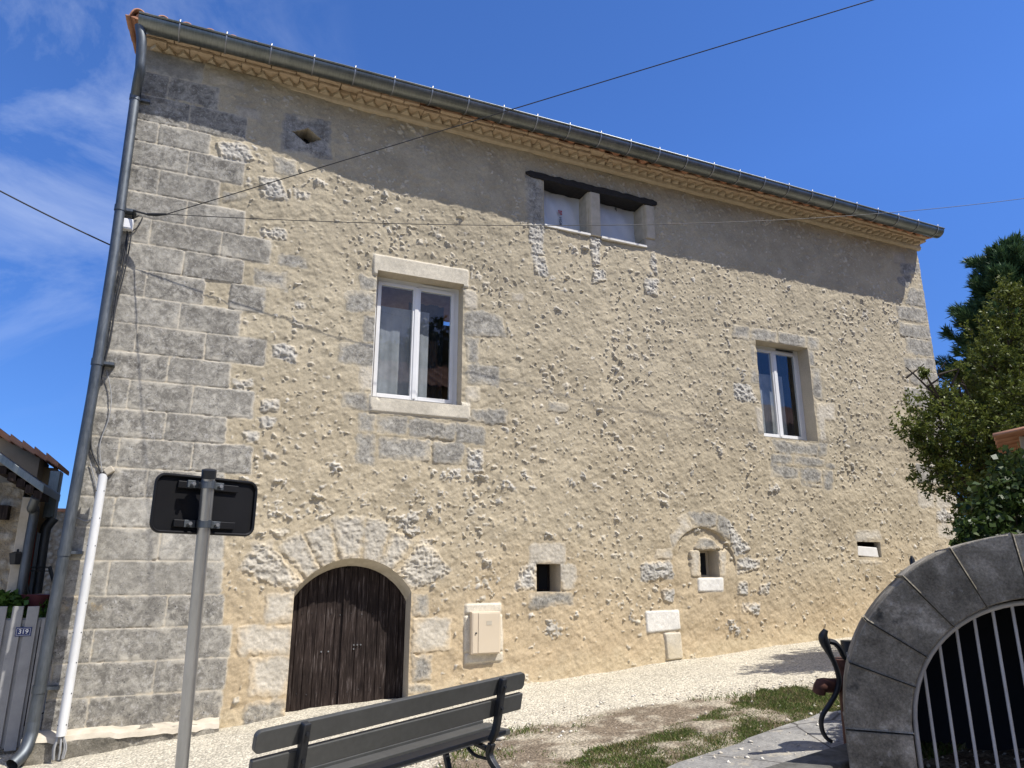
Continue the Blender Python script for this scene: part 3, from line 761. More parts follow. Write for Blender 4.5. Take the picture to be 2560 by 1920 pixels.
    for q, t in (([(1480, 1000), (1700, 1020), (1780, 1140), (1500, 1110)], 'r'), ([(1880, 1085), (2050, 1120), (2050, 1230), (1900, 1210)], 'g'), ([(1785, 1225), (1940, 1240), (1995, 1390), (1800, 1360)], 'r'), ([(2030, 1310), (2150, 1330), (2140, 1390), (2030, 1370)], 'r'),
                 ([(1800, 1555), (1985, 1590), (1980, 1659), (1810, 1640)], 'r'), ([(1630, 760), (1800, 790), (1800, 860), (1620, 830)], 'f'), ([(1440, 520), (1690, 600), (1680, 650), (1450, 600)], 'f'), ([(1540, 1330), (1700, 1340), (1710, 1380), (1530, 1400)], 'g')): add(A, q, t)
    for q, t in (([(1885, 730), (2050, 720), (2070, 850), (1890, 800)], 'r'), ([(1790, 1100), (1930, 1090), (1930, 1190), (1800, 1180)], 'r'), ([(1795, 1230), (1900, 1230), (1880, 1300), (1800, 1290)], 'r'), ([(1680, 1330), (1790, 1330), (1790, 1410), (1690, 1390)], 'r'),
                 ([(1830, 1450), (1910, 1455), (1910, 1510), (1830, 1500)], 'r'), ([(2045, 415), (2125, 430), (2110, 480), (2050, 470)], 'r'), ([(1610, 970), (1740, 965), (1740, 1030), (1630, 1020)], 'r'), ([(1910, 90), (2125, 120), (2120, 190), (1930, 170)], 'g'), ([(1765, 200), (1985, 220), (1985, 350), (1760, 310)], 'g')): add(B, q, t)
    ER = (2160, 600, .482)
    for q, t in (([(185, 120), (290, 120), (292, 180), (190, 185)], 'd'), ([(165, 190), (245, 180), (230, 250), (175, 235)], 'd'), ([(235, 245), (310, 262), (318, 350), (212, 330)], 'g'), ([(165, 340), (330, 362), (338, 435), (175, 412)], 'g'),
                 ([(180, 430), (350, 450), (352, 525), (180, 497)], 'g'), ([(210, 505), (360, 527), (365, 605), (215, 590)], 'g'), ([(200, 610), (370, 617), (378, 690), (210, 680)], 'g'), ([(230, 684), (382, 697), (385, 770), (235, 745)], 'g'), ([(140, 60), (200, 70), (215, 120), (150, 115)], 'f'),
                 ([(275, 1290), (362, 1300), (366, 1395), (285, 1390)], 'p'), ([(368, 1310), (490, 1310), (500, 1390), (372, 1395)], 'p'), ([(372, 1400), (500, 1395), (510, 1460), (372, 1465)], 'r'), ([(372, 1470), (510, 1468), (515, 1560), (380, 1550)], 'p')): add(ER, q, t)
    z = 1.55
    k = 0
    while z < 3.35:                     # hidden courses of the far quoin, behind the tree
        a = XR-(0.55 if k % 2 else 0.95)
        S.append(([(a, z), (XR+.03, z), (XR+.03, z+0.34), (a, z+0.34)], GREY, 0.6, 0.01, 0.005, 'q')); z += 0.35; k += 1
    return S
def facade_relief():
    d = 0.0098
    xs = np.arange(XL, XR+d*0.5, d); zs = np.arange(-1.98, ZT+d*0.5, d)
    xs[-1] = XR; zs[-1] = ZT
    def snap(arr, vals):
        for v in vals: arr[np.argmin(np.abs(arr-v))] = v
    for o in (WIN1, WIN2, ATT1, ATT2, SW1, SW2, SW3): snap(xs, o[:2]); snap(zs, o[2:])
    snap(xs, DOOR[:2]); snap(zs, [DOOR[3]])
    X, Z = np.meshgrid(xs, zs, indexing='ij'); X = X.copy(); Z = Z.copy()
    nx, nz = X.shape
    # pull the vertices nearest the door arch and the diamond onto their outlines
    cx, cz, r = DC
    rad = np.hypot(X-cx, Z-cz); nearv = (np.abs(rad-r) < d*0.62) & (Z > DOOR[3]+0.002)
    s = np.where(nearv, r/np.maximum(rad, 1e-6), 1); X = cx+(X-cx)*s; Z = cz+(Z-cz)*s
    q = np.abs(X-DIA[0])/DIA[2]+np.abs(Z-DIA[1])/DIA[3]
    nearv = np.abs(q-1) < d*0.62/0.1
    s = np.where(nearv, 1/np.maximum(q, 1e-6), 1); X = DIA[0]+(X-DIA[0])*s; Z = DIA[1]+(Z-DIA[1])*s
    h = 0.010*fbm(X, Z, 0.55, 3, 1)+0.0055*fbm(X, Z, 0.09, 3, 7)
    u = (X*0.8+Z*0.6); v = (-X*0.6+Z*0.8)                       # slanting trowel marks
    h += 0.0036*fbm(u*0.6, v*1.4, 0.07, 3, 11)+0.0016*fbm(X, Z, 0.032, 2, 15)
    NB = fbm(X, Z, 0.055, 3, 21); NF = fbm(X, Z, 0.032, 2, 27); NL = fbm(X, Z, 0.9, 3, 31); NM = fbm(X, Z, 0.25, 3, 35)
    NR = 1-2*np.abs(fbm(X, Z, 0.06, 3, 91)); NB2 = fbm(X, Z, 0.05, 3, 97)
    big = fbm(X, Z, 2.4, 2, 83)
    bulge = 0.055*sstep(1.6, -0.2, X)*sstep(4.2, 5.0, Z)+0.02*fbm(X, Z, 3.0, 2, 61)
    # mortar colour: greyer aloft, warm and fresh low down
    low = sstep(0.9, -0.9, Z+0.35*NL); mid = sstep(3.5, 0.6, Z+0.5*NL)
    up = np.array([0.415, 0.358, 0.255]); wm = np.array([0.44, 0.372, 0.258]); fr = np.array([0.485, 0.382, 0.243])
    C = up*(1-mid[..., None])+wm*mid[..., None]; C = C*(1-low[..., None])+fr*low[..., None]
    C = C*(1+0.10*NM+0.07*NL+0.05*NF)[..., None]
    wthr = np.zeros_like(X); smask = np.zeros_like(X)
    # the blind arch: its filling is set back a few centimetres
    nic_c, nic_z, nic_r = 6.78, 0.10, 0.56
    din = np.where(Z > nic_z, np.hypot(X-nic_c, Z-nic_z)-nic_r, np.abs(X-nic_c)-nic_r)
    nic = sstep(0.006, -0.012, din)*sstep(-1.25, -0.75, Z)
    h -= (0.030*sstep(0.02, 0.25, Z)+0.006)*nic
    ST = stone_list()
    excl = np.zeros_like(X, dtype=bool)
    polys = []
    for pts, col, w, hb, rg, kd in ST:
        p = np.array(pts); x0, z0 = p.min(0)-0.08; x1, z1 = p.max(0)+0.08
        i0, i1 = np.searchsorted(xs, [x0, x1]); j0, j1 = np.searchsorted(zs, [z0, z1])
        if i1 <= i0 or j1 <= j0: continue
        sl_ = (slice(i0, i1), slice(j0, j1))
        wob = 0.010 if rg > 0.008 else (0.006 if rg > 0.002 else 0.001)
        dd = in_convex(X[sl_], Z[sl_], pts)+wob*NB[sl_]+wob*0.6*NF[sl_]+(0.02 if rg > 0.015 else 0)*np.clip(NM[sl_], -0.4, 1)*0.8
        polys.append((sl_, dd, col, w, hb, rg, kd)); excl[sl_] |= dd < 0.035
    hole = np.zeros_like(X, dtype=bool)
    for o in (WIN1, WIN2, ATT1, ATT2, SW1, SW2, SW3): hole |= (X > o[0]-.03) & (X < o[1]+.03) & (Z > o[2]-.03) & (Z < o[3]+.03)
    # rubble bedded in the render: mostly covered, only the high points show
    rs = np.random.RandomState(12)
    pts = []
    def scatter(cell, amin, amax, hmin, hmax, prob, rough):
        for gx in np.arange(XL+0.05, XR-0.02, cell):
            for gz in np.arange(-1.7, ZT-0.06, cell*0.85):
                x = gx+rs.uniform(-.5, .5)*cell; z = gz+rs.uniform(-.5, .5)*cell
                if rs.rand() > prob(x, z): continue
                a = amin+(amax-amin)*rs.rand()**1.8; pts.append((x, z, a, a*rs.uniform(0.36, 0.85), rs.normal(-0.40, 0.55), rs.uniform(hmin, hmax), rough))
    def basez(x): return float(np.interp(x, BX, BZ))
    def pr_big(x, z):
        p = 0.9 if (0.45 < z < 1.30 and x < 5.2) else (0.22 if x < 5 else 0.14)
        p *= 0.6+0.9*max(0.0, math.sin(x*1.7+1.3*math.sin(z*2.1))*math.sin(z*2.3+x*0.6))
        if x > 6.5: p *= 0.7
        if z < basez(x)+0.55: p *= 0.35
        if z > 5.0: p *= 0.6
        return p
    def pr_small(x, z):
        p = 0.92 if z < 2.2 or x > 6 else 0.74
        if z < basez(x)+0.75: p = 0.40
        if z < basez(x)+0.25: p = 0.12
        if x < 4 and z < -0.2: p *= 0.5
        return p
    scatter(0.30, 0.05, 0.12, 0.012, 0.034, pr_big, 0.014)
    scatter(0.118, 0.018, 0.048, 0.007, 0.024, pr_small, 0.006)
    scatter(0.085, 0.010, 0.022, 0.006, 0.016, lambda x, z: 0.55*pr_small(x, z), 0.004)
    rg2_ = np.random.RandomState(77)
    for x, z, a, b, th, hg, rg in pts:
        R = a*1.7
        i0, i1 = np.searchsorted(xs, [x-R, x+R]); j0, j1 = np.searchsorted(zs, [z-R, z+R])
        ic = min(np.searchsorted(xs, x), nx-1); jc = min(np.searchsorted(zs, z), nz-1)
        if nic[ic, jc] > 0.3 and rg2_.rand() < 0.8: continue
        if excl[ic, jc] or hole[ic, jc] or i1-i0 < 2 or j1-j0 < 2: continue
        if z > 5.0: hg *= 0.75
        s2 = (slice(i0, i1), slice(j0, j1))
        dx = X[s2]-x; dz = Z[s2]-z; c_, s_ = math.cos(th), math.sin(th)
        uu = (dx*c_+dz*s_)/a; vv = (-dx*s_+dz*c_)/b
        uu = uu+0.42*NB[s2]+0.20*NF[s2]; vv = vv+0.42*NB2[s2]+0.20*NR[s2]
        dd = np.sqrt(uu*uu+vv*vv)
        rg2 = np.random.RandomState(int(abs(x*7919+z*104729)*10) % 100000)
        fac = np.full_like(dd, 9.0)
        for _ in range(5):                                      # a few chipped faces
            an = rg2.uniform(0, 2*np.pi); tl = rg2.uniform(0.5, 1.3); of = rg2.uniform(0.35, 1.0)
            fac = np.minimum(fac, (of-(uu*math.cos(an)+vv*math.sin(an)))*tl*2.2)
        mortar = h[s2]+0.42*hg*np.exp(-1.2*dd*dd)               # render laps up round the stone
        tx, tz = rg2.uniform(-.45, .45), rg2.uniform(-.45, .45)
        top = hg*np.minimum(np.clip((1.15-dd)*1.9, -3, 0.95)*(1+tx*uu+tz*vv), fac)+rg*(NF[s2]*0.9+NR[s2]*0.8)
        on = excl[s2]
        stone = np.where(on, -1, top)
        k = sstep(-0.0005, 0.0025, stone-mortar)
        h[s2] = np.where(on, h[s2], np.maximum(mortar, stone))
        t = rg2.uniform(0.86, 1.14); w_ = rg2.uniform(0, 1)
        cc = np.array([0.55, 0.50, 0.405])*(1-w_)+np.array([0.50, 0.465, 0.395])*w_
        C[s2] = C[s2]*(1-k[..., None])+(cc if a > 0.045 else np.array([0.49, 0.44, 0.345]))*t*k[..., None]
        smask[s2] = np.maximum(smask[s2], k); wthr[s2] = np.maximum(wthr[s2], k*0.22*(a > 0.05))
    for sl_, dd, col, w, hb, rg, kd in polys:
        col = np.array(col)
        sp = 1+0.08*NB[sl_]+0.12*NM[sl_]+0.05*NF[sl_]
        nrm = NB[sl_]*0.7+NR[sl_]*0.6 if rg > 0.008 else NB[sl_]*0.5+NF[sl_]*0.5
        edge = sstep(0.0, -0.016, dd)
        hs = hb*(0.35+0.65*edge)+rg*nrm
        if kd in 'qn':                  # ashlar in courses and fresh cut stones: fine pale joint
            k = sstep(0.003, -0.003, dd); rim = sstep(0.020, 0.002, dd)
            film = sstep(-0.05, 0.0, dd+0.05*NM[sl_]+0.025*NB[sl_]-0.016)*(0.62 if kd == 'q' else 0.15)
            fc = np.array([0.47, 0.43, 0.35]); jc = np.array([0.52, 0.46, 0.355])
            jm = rim*(1-k)*0.8
            C[sl_] = C[sl_]*(1-jm[..., None])+jc*jm[..., None]
            h[sl_] = h[sl_]*(1-rim)+np.minimum(h[sl_], 0.003)*rim
            cs = col*(1-film[..., None])+fc*film[..., None]
        else:                           # old stones sink into the render with a ragged outline
            d2 = dd+0.014*NM[sl_]+0.011*NB[sl_]-0.004
            k = sstep(0.006, -0.010, d2); rim = sstep(0.03, 0.0, d2)
            film = sstep(-0.075, 0.005, d2+0.03*NM[sl_])*0.70
            mort = C[sl_]*1.06
            h[sl_] = h[sl_]*(1-rim)+np.minimum(h[sl_], 0.006)*rim
            hs = np.maximum(hs, -0.004)
            cs = col*(1-film[..., None])+mort*film[..., None]
        h[sl_] = h[sl_]*(1-k)+hs*k
        C[sl_] = C[sl_]*(1-k[..., None])+cs*sp[..., None]*k[..., None]
        wthr[sl_] = wthr[sl_]*(1-rim)+w*k*(1-film)
    # lichen, a splash of orange on the lower quoin and damp at the foot
    o1 = wz(0, 1200, .434, [(430, 720), (540, 720)])
    for (x, z), rr in zip(o1, (0.09, 0.07)):
        g = np.exp(-((X-x)**2+((Z-z)*1.4)**2)/(rr*rr))*sstep(-0.2, 0.5, NB+NM)
        C = C*(1-0.75*g[..., None])+np.array([0.48, 0.30, 0.06])*0.75*g[..., None]
    bz = np.interp(X, BX, BZ); foot = sstep(0.30, 0.02, Z-bz+0.12*NM)*0.55
    C = C*(1-foot[..., None])+np.array([0.60, 0.50, 0.33])*foot[..., None]*(1-0.6*(wthr[..., None] > 0.5))+C*foot[..., None]*0.6*(wthr[..., None] > 0.5)
    # keep opening edges crisp
    return xs, zs, X, Z, h+bulge, np.clip(C, 0.02, 0.85), wthr
def build_facade(house):
    xs, zs, X, Z, h, C, wthr = facade_relief()
    nx, nz = X.shape
    V = np.stack([X, -h, Z], -1).reshape(-1, 3)
    col = np.concatenate([C, np.clip(wthr, 0, 1)[..., None]], -1).reshape(-1, 4)
    i, j = np.meshgrid(np.arange(nx-1), np.arange(nz-1), indexing='ij'); q = i*nz+j
    xc = (X[:-1, :-1]+X[1:, 1:])/2; zc = (Z[:-1, :-1]+Z[1:, 1:])/2
    depth = np.zeros_like(xc)
    for o, dp in ((WIN1, .27), (WIN2, .27), (ATT1, .30), (ATT2, .30), (SW1, .38), (SW2, .30), (SW3, .12)):
        depth[(xc > o[0]) & (xc < o[1]) & (zc > o[2]) & (zc < o[3])] = dp
    rad = np.hypot(xc-DC[0], zc-DC[1])
    door = ((xc > DOOR[0]) & (xc < DOOR[1]) & (zc < DOOR[3])) | ((rad < DC[2]) & (zc >= DOOR[3]))
    depth[door] = 0.27
    depth[np.abs(xc-DIA[0])/DIA[2]+np.abs(zc-DIA[1])/DIA[3] < 1] = 0.22
    keep = depth == 0
    F = np.stack([q, q+nz, q+nz+1, q+1], -1)[keep]
    # reveals: every rim edge is carried back to the depth of its opening
    ev, ef = [], []
    rc = np.array([0.50, 0.44, 0.34, 0.05])
    def rim(a, b, dp):
        n0 = len(ev)
        pa, pb = V[a], V[b]
        ev.extend([pa, pb, (pb[0], dp, pb[2]), (pa[0], dp, pa[2])]); ef.append((n0, n0+1, n0+2, n0+3))
    for (I, J) in np.argwhere(~keep):
        dp = depth[I, J]; b0 = I*nz+J
        if I > 0 and keep[I-1, J]: rim(b0+1, b0, dp)
        if I < nx-2 and keep[I+1, J]: rim(b0+nz, b0+nz+1, dp)
        if J > 0 and keep[I, J-1]: rim(b0, b0+nz, dp)
        if J < nz-2 and keep[I, J+1]: rim(b0+nz+1, b0+1, dp)
    ev = np.array(ev); ef = np.array(ef)
    vb = len(V)
    sd = np.array([[XL, -0.0, -1.98], [XL, 8, -1.98], [XL, 8, ZT], [XL, 0.0, ZT], [XR, 0, -1.98], [XR, 8, -1.98], [XR, 8, ZT], [XR, 0, ZT]])
    n2 = vb+len(ev)
    sf = np.array([[n2+1, n2, n2+3, n2+2], [n2+4, n2+5, n2+6, n2+7], [n2+5, n2+1, n2+2, n2+6]])
    ecol = np.tile(rc, (len(ev), 1)); ecol[:, :3] *= (1+0.10*fbm(ev[:, 0]*3+ev[:, 1], ev[:, 2], 0.2, 3, 5))[:, None]
    allv = np.concatenate([V, ev, sd]); allc = np.concatenate([col, ecol, np.tile([0.42, 0.35, 0.25, 0.2], (8, 1))])
    allf = np.concatenate([F, ef+vb, sf])
    o = np_mesh('wall', allv, allf, M['facade'], house, allc, True)
    try: o.data.set_sharp_from_angle(angle=math.radians(60))
    except Exception: pass
    return o

def build_window(house, box, depth, kind):
    x0, x1, z0, z1 = box
    y0 = depth-0.05; y1 = depth+0.03
    fr = MB(); t = 0.055
    e = 0.02
    fr.box(x0-e, x0+t, y0, y1, z0-e, z1+e); fr.box(x1-t, x1+e, y0, y1, z0-e, z1+e)
    fr.box(x0+t, x1-t, y0, y1, z1-t, z1+e); fr.box(x0+t, x1-t, y0, y1, z0-e, z0+t)
    fo = fr.build('window', M['pvc'], house, bevel=0.004)
    xm = (x0+x1)/2
    for a, b in ((x0+t+.004, xm-.004), (xm+.004, x1-t-.004)):
        sb = MB(); s = 0.05; ya, yb = y0-0.012, y1-0.03
        c0, c1 = z0+t+.004, z1-t-.004
        sb.box(a, a+s, ya, yb, c0, c1); sb.box(b-s, b, ya, yb, c0, c1)
        sb.box(a+s, b-s, ya, yb, c0, c0+s); sb.box(a+s, b-s, ya, yb, c1-s, c1)
        sb.build('sash', M['pvc'], fo, bevel=0.004)
        gb = MB(); gb.box(a+s, b-s, ya+.02, ya+.024, c0+s, c1-s); gb.build('pane', M['glass'], fo)
    mm = MB(); mm.box(xm-.028, xm+.028, y0-.022, y0-.0125, z0+t+.02, z1-t-.02); mm.build('astragal', M['pvc'], fo, bevel=0.005)
    vt = MB(); vt.box(xm+.07, x1-t-.07, y0-.022, y0-.002, z1-t+.012, z1-t+.034)
    for k in range(6):
        vt.box(xm+.09+k*.05, xm+.115+k*.05, y0-.026, y0-.0222, z1-t+.018, z1-t+.026)
    vt.build('vent', M['pvc'] if kind == 1 else M['iron'], fo)
    db = MB(); db.box(x0+.01, x1-.01, y0-.045, y0-.002, z0+.002, z0+.022); db.build('drip_bar', M['pvc'], fo, bevel=0.003)
    # net curtain and drape behind the glass
    def cloth(name, a, b, c0, c1, y, mt, amp, per):
        n = 60; xs = np.linspace(a, b, n); V = []; F = []
        for k, x in enumerate(xs):
            yy = y+amp*math.sin(x*per)+amp*0.5*math.sin(x*per*2.3+1)
            V += [(x, yy, c0), (x, yy, c1)]
            if k: F.append((2*k-2, 2*k, 2*k+1, 2*k-1))
        m = MB(); m.add(V, F); m.build(name, mt, fo, smooth=True)
    if kind == 1:
        cloth('curtain', x0+.03, xm+.22, z0+.03, z1-.36, depth+.075, M['curtain'], 0.004, 34)
        cloth('drape', xm+.05, x1-.02, z0+.02, z1-.05, depth+.55, M['drape'], 0.03, 26)
    else:
        cloth('curtain', x0+.03, x1-.28, z0+.05, z1-.45, depth+.085, M['curtain'], 0.004, 34)
        cloth('drape', x1-.42, x1-.02, z0+.03, z1-.05, depth+.16, M['drape'], 0.025, 30)
    return fo

def build_door(house):
    cx, cz, r = DC
    dep = 0.24
    x0, x1 = DOOR[0]-.03, DOOR[1]+.05
    rr = r-0.02
    def top(x):
        dx = min(abs(x-cx), rr-1e-4); return cz+math.sqrt(rr*rr-dx*dx)-0.07
    zb = -1.95
    seam = 1.70
    d = thing('wooden_door', None, None); d.parent = house
    rs = random.Random(5)
    for a, b, yy in ((x0, seam-.004, dep), (seam+.004, x1, dep)):
        m = MB(); n = 6; w = (b-a)/n
        for k in range(n):
            xa, xb = a+k*w+.0025, a+(k+1)*w-.0025
            off = rs.uniform(-.002, .003)
            pts = [(xa, yy+off, zb), (xb, yy+off, zb)]+[(x, yy+off, top(x)) for x in np.linspace(xb, xa, 5)]
            m.prism(pts, (0, 0.04, 0))
        m.box(a, b, yy+.046, yy+.06, zb, -0.25)
        lf = m.build('door_leaf', M['wood'], d, bevel=0.0025, seg=1)
        bl = MB()
        for bx in ((seam-.25, seam-.17) if a == x0 else (seam+.12, seam+.16, seam+.2, seam+.12)):
            zz = -0.86 if a == x0 else -0.80
            if bl.v and (bx, zz) == (seam+.12, -0.80): zz = -0.845
            bl = MB(); bl.tube([(bx, yy-.012, zz), (bx, yy+.01, zz)], 0.009, 8); bl.build('door_bolt', M['galv'], lf)
        for k in range(n):
            for zz in (-0.45, -1.30):
                bl = MB(); bl.tube([(a+(k+.5)*w, yy-.005, zz+rs.uniform(-.02, .02)), (a+(k+.5)*w, yy+.01, zz)], 0.004, 6); bl.build('nail', M['iron'], lf)
    st = MB(); st.box(seam-.03, seam+.035, dep-.022, dep-.003, zb, top(seam)-.02)
    st.build('cover_strip', M['wood'], d, bevel=0.004)
    # rendered rear arch above the leaves
    m = MB(); N = 28
    for k in range(N):
        xa, xb = DOOR[0]-.01+(DOOR[1]-DOOR[0]+.02)*k/N, DOOR[0]-.01+(DOOR[1]-DOOR[0]+.02)*(k+1)/N
        def zo(x):
            dx = min(abs(x-cx), r-1e-3); return cz+math.sqrt(r*r-dx*dx)+0.004
        p = [(xa, -0.004+.02, zo(xa)), (xb, .016, zo(xb)), (xb, dep-.004, top(xb)+.004), (xa, dep-.004, top(xa)+.004)]
        m.add(p+[(a_, b_, c_+.12) for a_, b_, c_ in p[:0]], [(0, 1, 2, 3)])
    m.build('arch_soffit', M['stone_pale'], d, smooth=True)
    stp = MB(); stp.box(x0+.04, x1-.06, -0.03, dep+.05, -1.75, -1.482); stp.build('threshold', M['white_stone'], d, bevel=0.01)
    return d

def build_house():
    house = thing('stone_house', 'large rubble stone house with grey corner quoins, arched cellar door and long zinc gutter', 'house', (5.6, 4.0, -1.6))
    build_facade(house)
    build_window(house, WIN1, 0.27, 1)
    build_window(house, WIN2, 0.27, 2)
    build_door(house)
    # dark rooms behind the openings keep the interior closed
    # attic opening: charred beam, stone mullions, membrane panels, white sills
    att = thing('attic_window', None, None); att.parent = house
    bm = MB()
    n = 30; xs = np.linspace(3.95, 6.29, n); rs = random.Random(3)
    top = [5.855+rs.uniform(-.014, .012)-(0.03 if k in (0, 29) else 0) for k in range(n)]
    bot = [5.752+rs.uniform(-.006, .006)+(0.035 if k in (0, 29) else 0) for k in range(n)]
    for k in range(n-1):
        a, b = xs[k], xs[k+1]
        bm.hexa([(a, -.035, bot[k]), (b, -.035, bot[k+1]), (b, .30, bot[k+1]), (a, .30, bot[k]), (a, -.035, top[k]), (b, -.035, top[k+1]), (b, .30, top[k+1]), (a, .30, top[k])])
    bm.build('beam', M['charred'], att)
    for x0, x1, z0 in ((5.035, 5.23, 5.0), (6.055, 6.235, 5.16)):
        p = MB(); ch = 0.05
        p.prism([(x0+ch*.4, -.028, z0), (x1-.01, -.028, z0), (x1, .0, z0), (x1, .29, z0), (x0-.02, .29, z0), (x0-.02, .05, z0)], (0, 0, 5.745-z0))
        p.build('mullion', M['stone_pale'], att, bevel=0.012)
    for x0, x1 in (ATT1[:2], ATT2[:2]):
        n = 14; mz = 10; V = []; F = []
        for a in range(n+1):
            for b in range(mz+1):
                x = x0-.01+(x1-x0+.02)*a/n; z = 5.0+.78*b/mz
                y = .275+.012*math.sin(a*1.1+b*0.9)-.03*max(0, 1-abs((a/n-0.25)*3.0-(1-b/mz)*1.5))*0.6
                V.append((x, y, z))
                if a < n and b < mz: q = a*(mz+1)+b; F.append((q, q+mz+1, q+mz+2, q+1))
        mb = MB(); mb.add(V, F); po = mb.build('membrane_panel', M['membrane'], att, smooth=True)
        if x0 < 5:
            c = W(1400, 553, .235)
            mt = basis((c[0], .222, c[2]), (0, 0, -1), (1, 0, 0), (0, -1, 0))
            text_mesh('print', 'WÜR', 0.062, mt, M['ink_black'], po, shear=0.25)
            c = W(1399, 532, .235)
            e = MB(); x, z = c[0], c[2]
            e.prism([(x-.034, .222, z+.022), (x-.026, .222, z+.036), (x-.006, .222, z+.036), (x-.006, .222, z-.034), (x-.028, .222, z-.004), (x-.024, .222, z+.012)], (0, -.0012, 0))
            e.prism([(x+.004, .222, z-.040), (x+.034, .222, z-.040), (x+.034, .222, z-.016), (x+.024, .222, z-.010), (x+.024, .222, z+.004), (x+.034, .222, z+.008), (x+.034, .222, z+.034), (x+.004, .222, z+.034)], (0, -.0012, 0))
            e.build('print_emblem', M['ink_red'], po)
        else:
            c = W(1539, 522, .235)
            mt = basis((c[0], .222, c[2]), (0, 0, -1), (1, 0, 0), (0, -1, 0))
            text_mesh('print', 'ger', 0.07, mt, M['ink_black'], po, shear=0.2)
        s = MB(); s.box(x0-.004, x1+.004, -.035, .28, 4.985, 5.022); s.build('sill', M['white_stone'], att, bevel=0.004)
    # small cellar windows
    for o, dp, nm in ((SW1, .36, 1), (SW2, .28, 2)):
        x0, x1, z0, z1 = o
        w = MB(); t = .03
        w.box(x0-.01, x0+t, dp-.03, dp+.01, z0, z1); w.box(x1-t, x1+.01, dp-.03, dp+.01, z0, z1); w.box(x0+t, x1-t, dp-.03, dp+.01, z1-t, z1+.01); w.box(x0+t, x1-t, dp-.03, dp+.01, z0-.01, z0+t)
        wo = w.build('cellar_window', M['stone_pale'] if nm == 2 else M['wood'], house, bevel=0.004)
        if nm == 1:
            b = MB(); b.box((x0+x1)/2-.018, (x0+x1)/2+.012, dp-.034, dp-.006, z0+t, z1-t); b.build('bar', M['wood'], wo)
        g = MB(); g.box(x0+t-.005, x1-t+.005, dp-.012, dp-.006, z0+t-.005, z1-t+.005); g.build('pane', M['dark_void'], wo)
    # blocked slit
    b = MB(); x0, x1, z0, z1 = SW3
    b.prism([(x0+.02, .03, z0+.02), (x1-.03, .03, z0-.005), (x1-.05, .03, z1-.09), (x0+.04, .03, z1-.07)], (0, .1, 0))
    b.build('slit_block', M['white_stone'], house, bevel=0.012)
    # attic vent back
    v = MB(); v.prism([(DIA[0]-.21, .215, DIA[1]), (DIA[0], .215, DIA[1]-.14), (DIA[0]+.21, .215, DIA[1]), (DIA[0], .215, DIA[1]+.14)], (0, .02, 0))
    v.build('vent_opening', M['dark_void'], house)
    # lintel and sill of the tall window stand slightly proud
    # meter cabinet
    mb = MB(); mb.box(3.17, 3.55, -.085, .02, -.935, -.445); mo = mb.build('meter_cabinet', M['meter'], house, bevel=0.008)
    dr = MB(); dr.box(3.255, 3.535, -.094, -.0855, -.92, -.46); dr.build('cabinet_door', M['meter'], mo, bevel=0.004)
    sr = MB(); sr.box(3.185, 3.25, -.090, -.0855, -.92, -.46); sr.build('cabinet_strip', M['meter'], mo, bevel=0.003)
    lk = MB(); lk.tube([(3.225, -.10, -.69), (3.225, -.086, -.69)], .011, 10); lk.build('cabinet_lock', M['meter_dark'], mo)
    lb = MB(); lb.box(3.36, 3.43, -.0965, -.0942, -.60, -.55); lb.build('cabinet_label', M['stone_pale'], mo)
    # plinth at the corner
    n = 40; V = []; F = []
    prof = [(-.16, -2.0), (-.165, -1.53), (-.12, -1.485), (-.015, -1.47)]
    for k in range(n+1):
        x = -1.30+1.71*k/n
        for (y, z) in prof:
            e = 0.014*(fbm(np.array([x*1.0]), np.array([z*3.0]), .12, 2, 9)[0])
            V.append((x, y+e, z+e*0.8+(0.0 if z < -1.9 else .02*k/n)))
            if k and True: pass
    for k in range(n):
        for j in range(3):
            a = k*4+j; F.append((a, a+4, a+5, a+1))
    F.append((0, 1, 2, 3)); F.append(tuple(n*4+j for j in (3, 2, 1, 0)))
    m = MB(); m.add(V, F); m.build('plinth', M['arch_stone'], house, smooth=True)
    cap = MB()
    V = []; F = []
    for k in range(n+1):
        x = -1.30+1.71*k/n
        e = 0.012*(fbm(np.array([x]), np.array([0.3]), .1, 2, 19)[0])
        for (y, z) in ((-.172, -1.535), (-.15, -1.492), (-.09, -1.468), (-.01, -1.455)): V.append((x, y+e, z+e+.02*k/n))
    for k in range(n):
        for j in range(3): a = k*4+j; F.append((a, a+4, a+5, a+1))
    cap.add(V, F); cap.build('plinth_cap', M['stone_pale'], house, smooth=True)
    return house

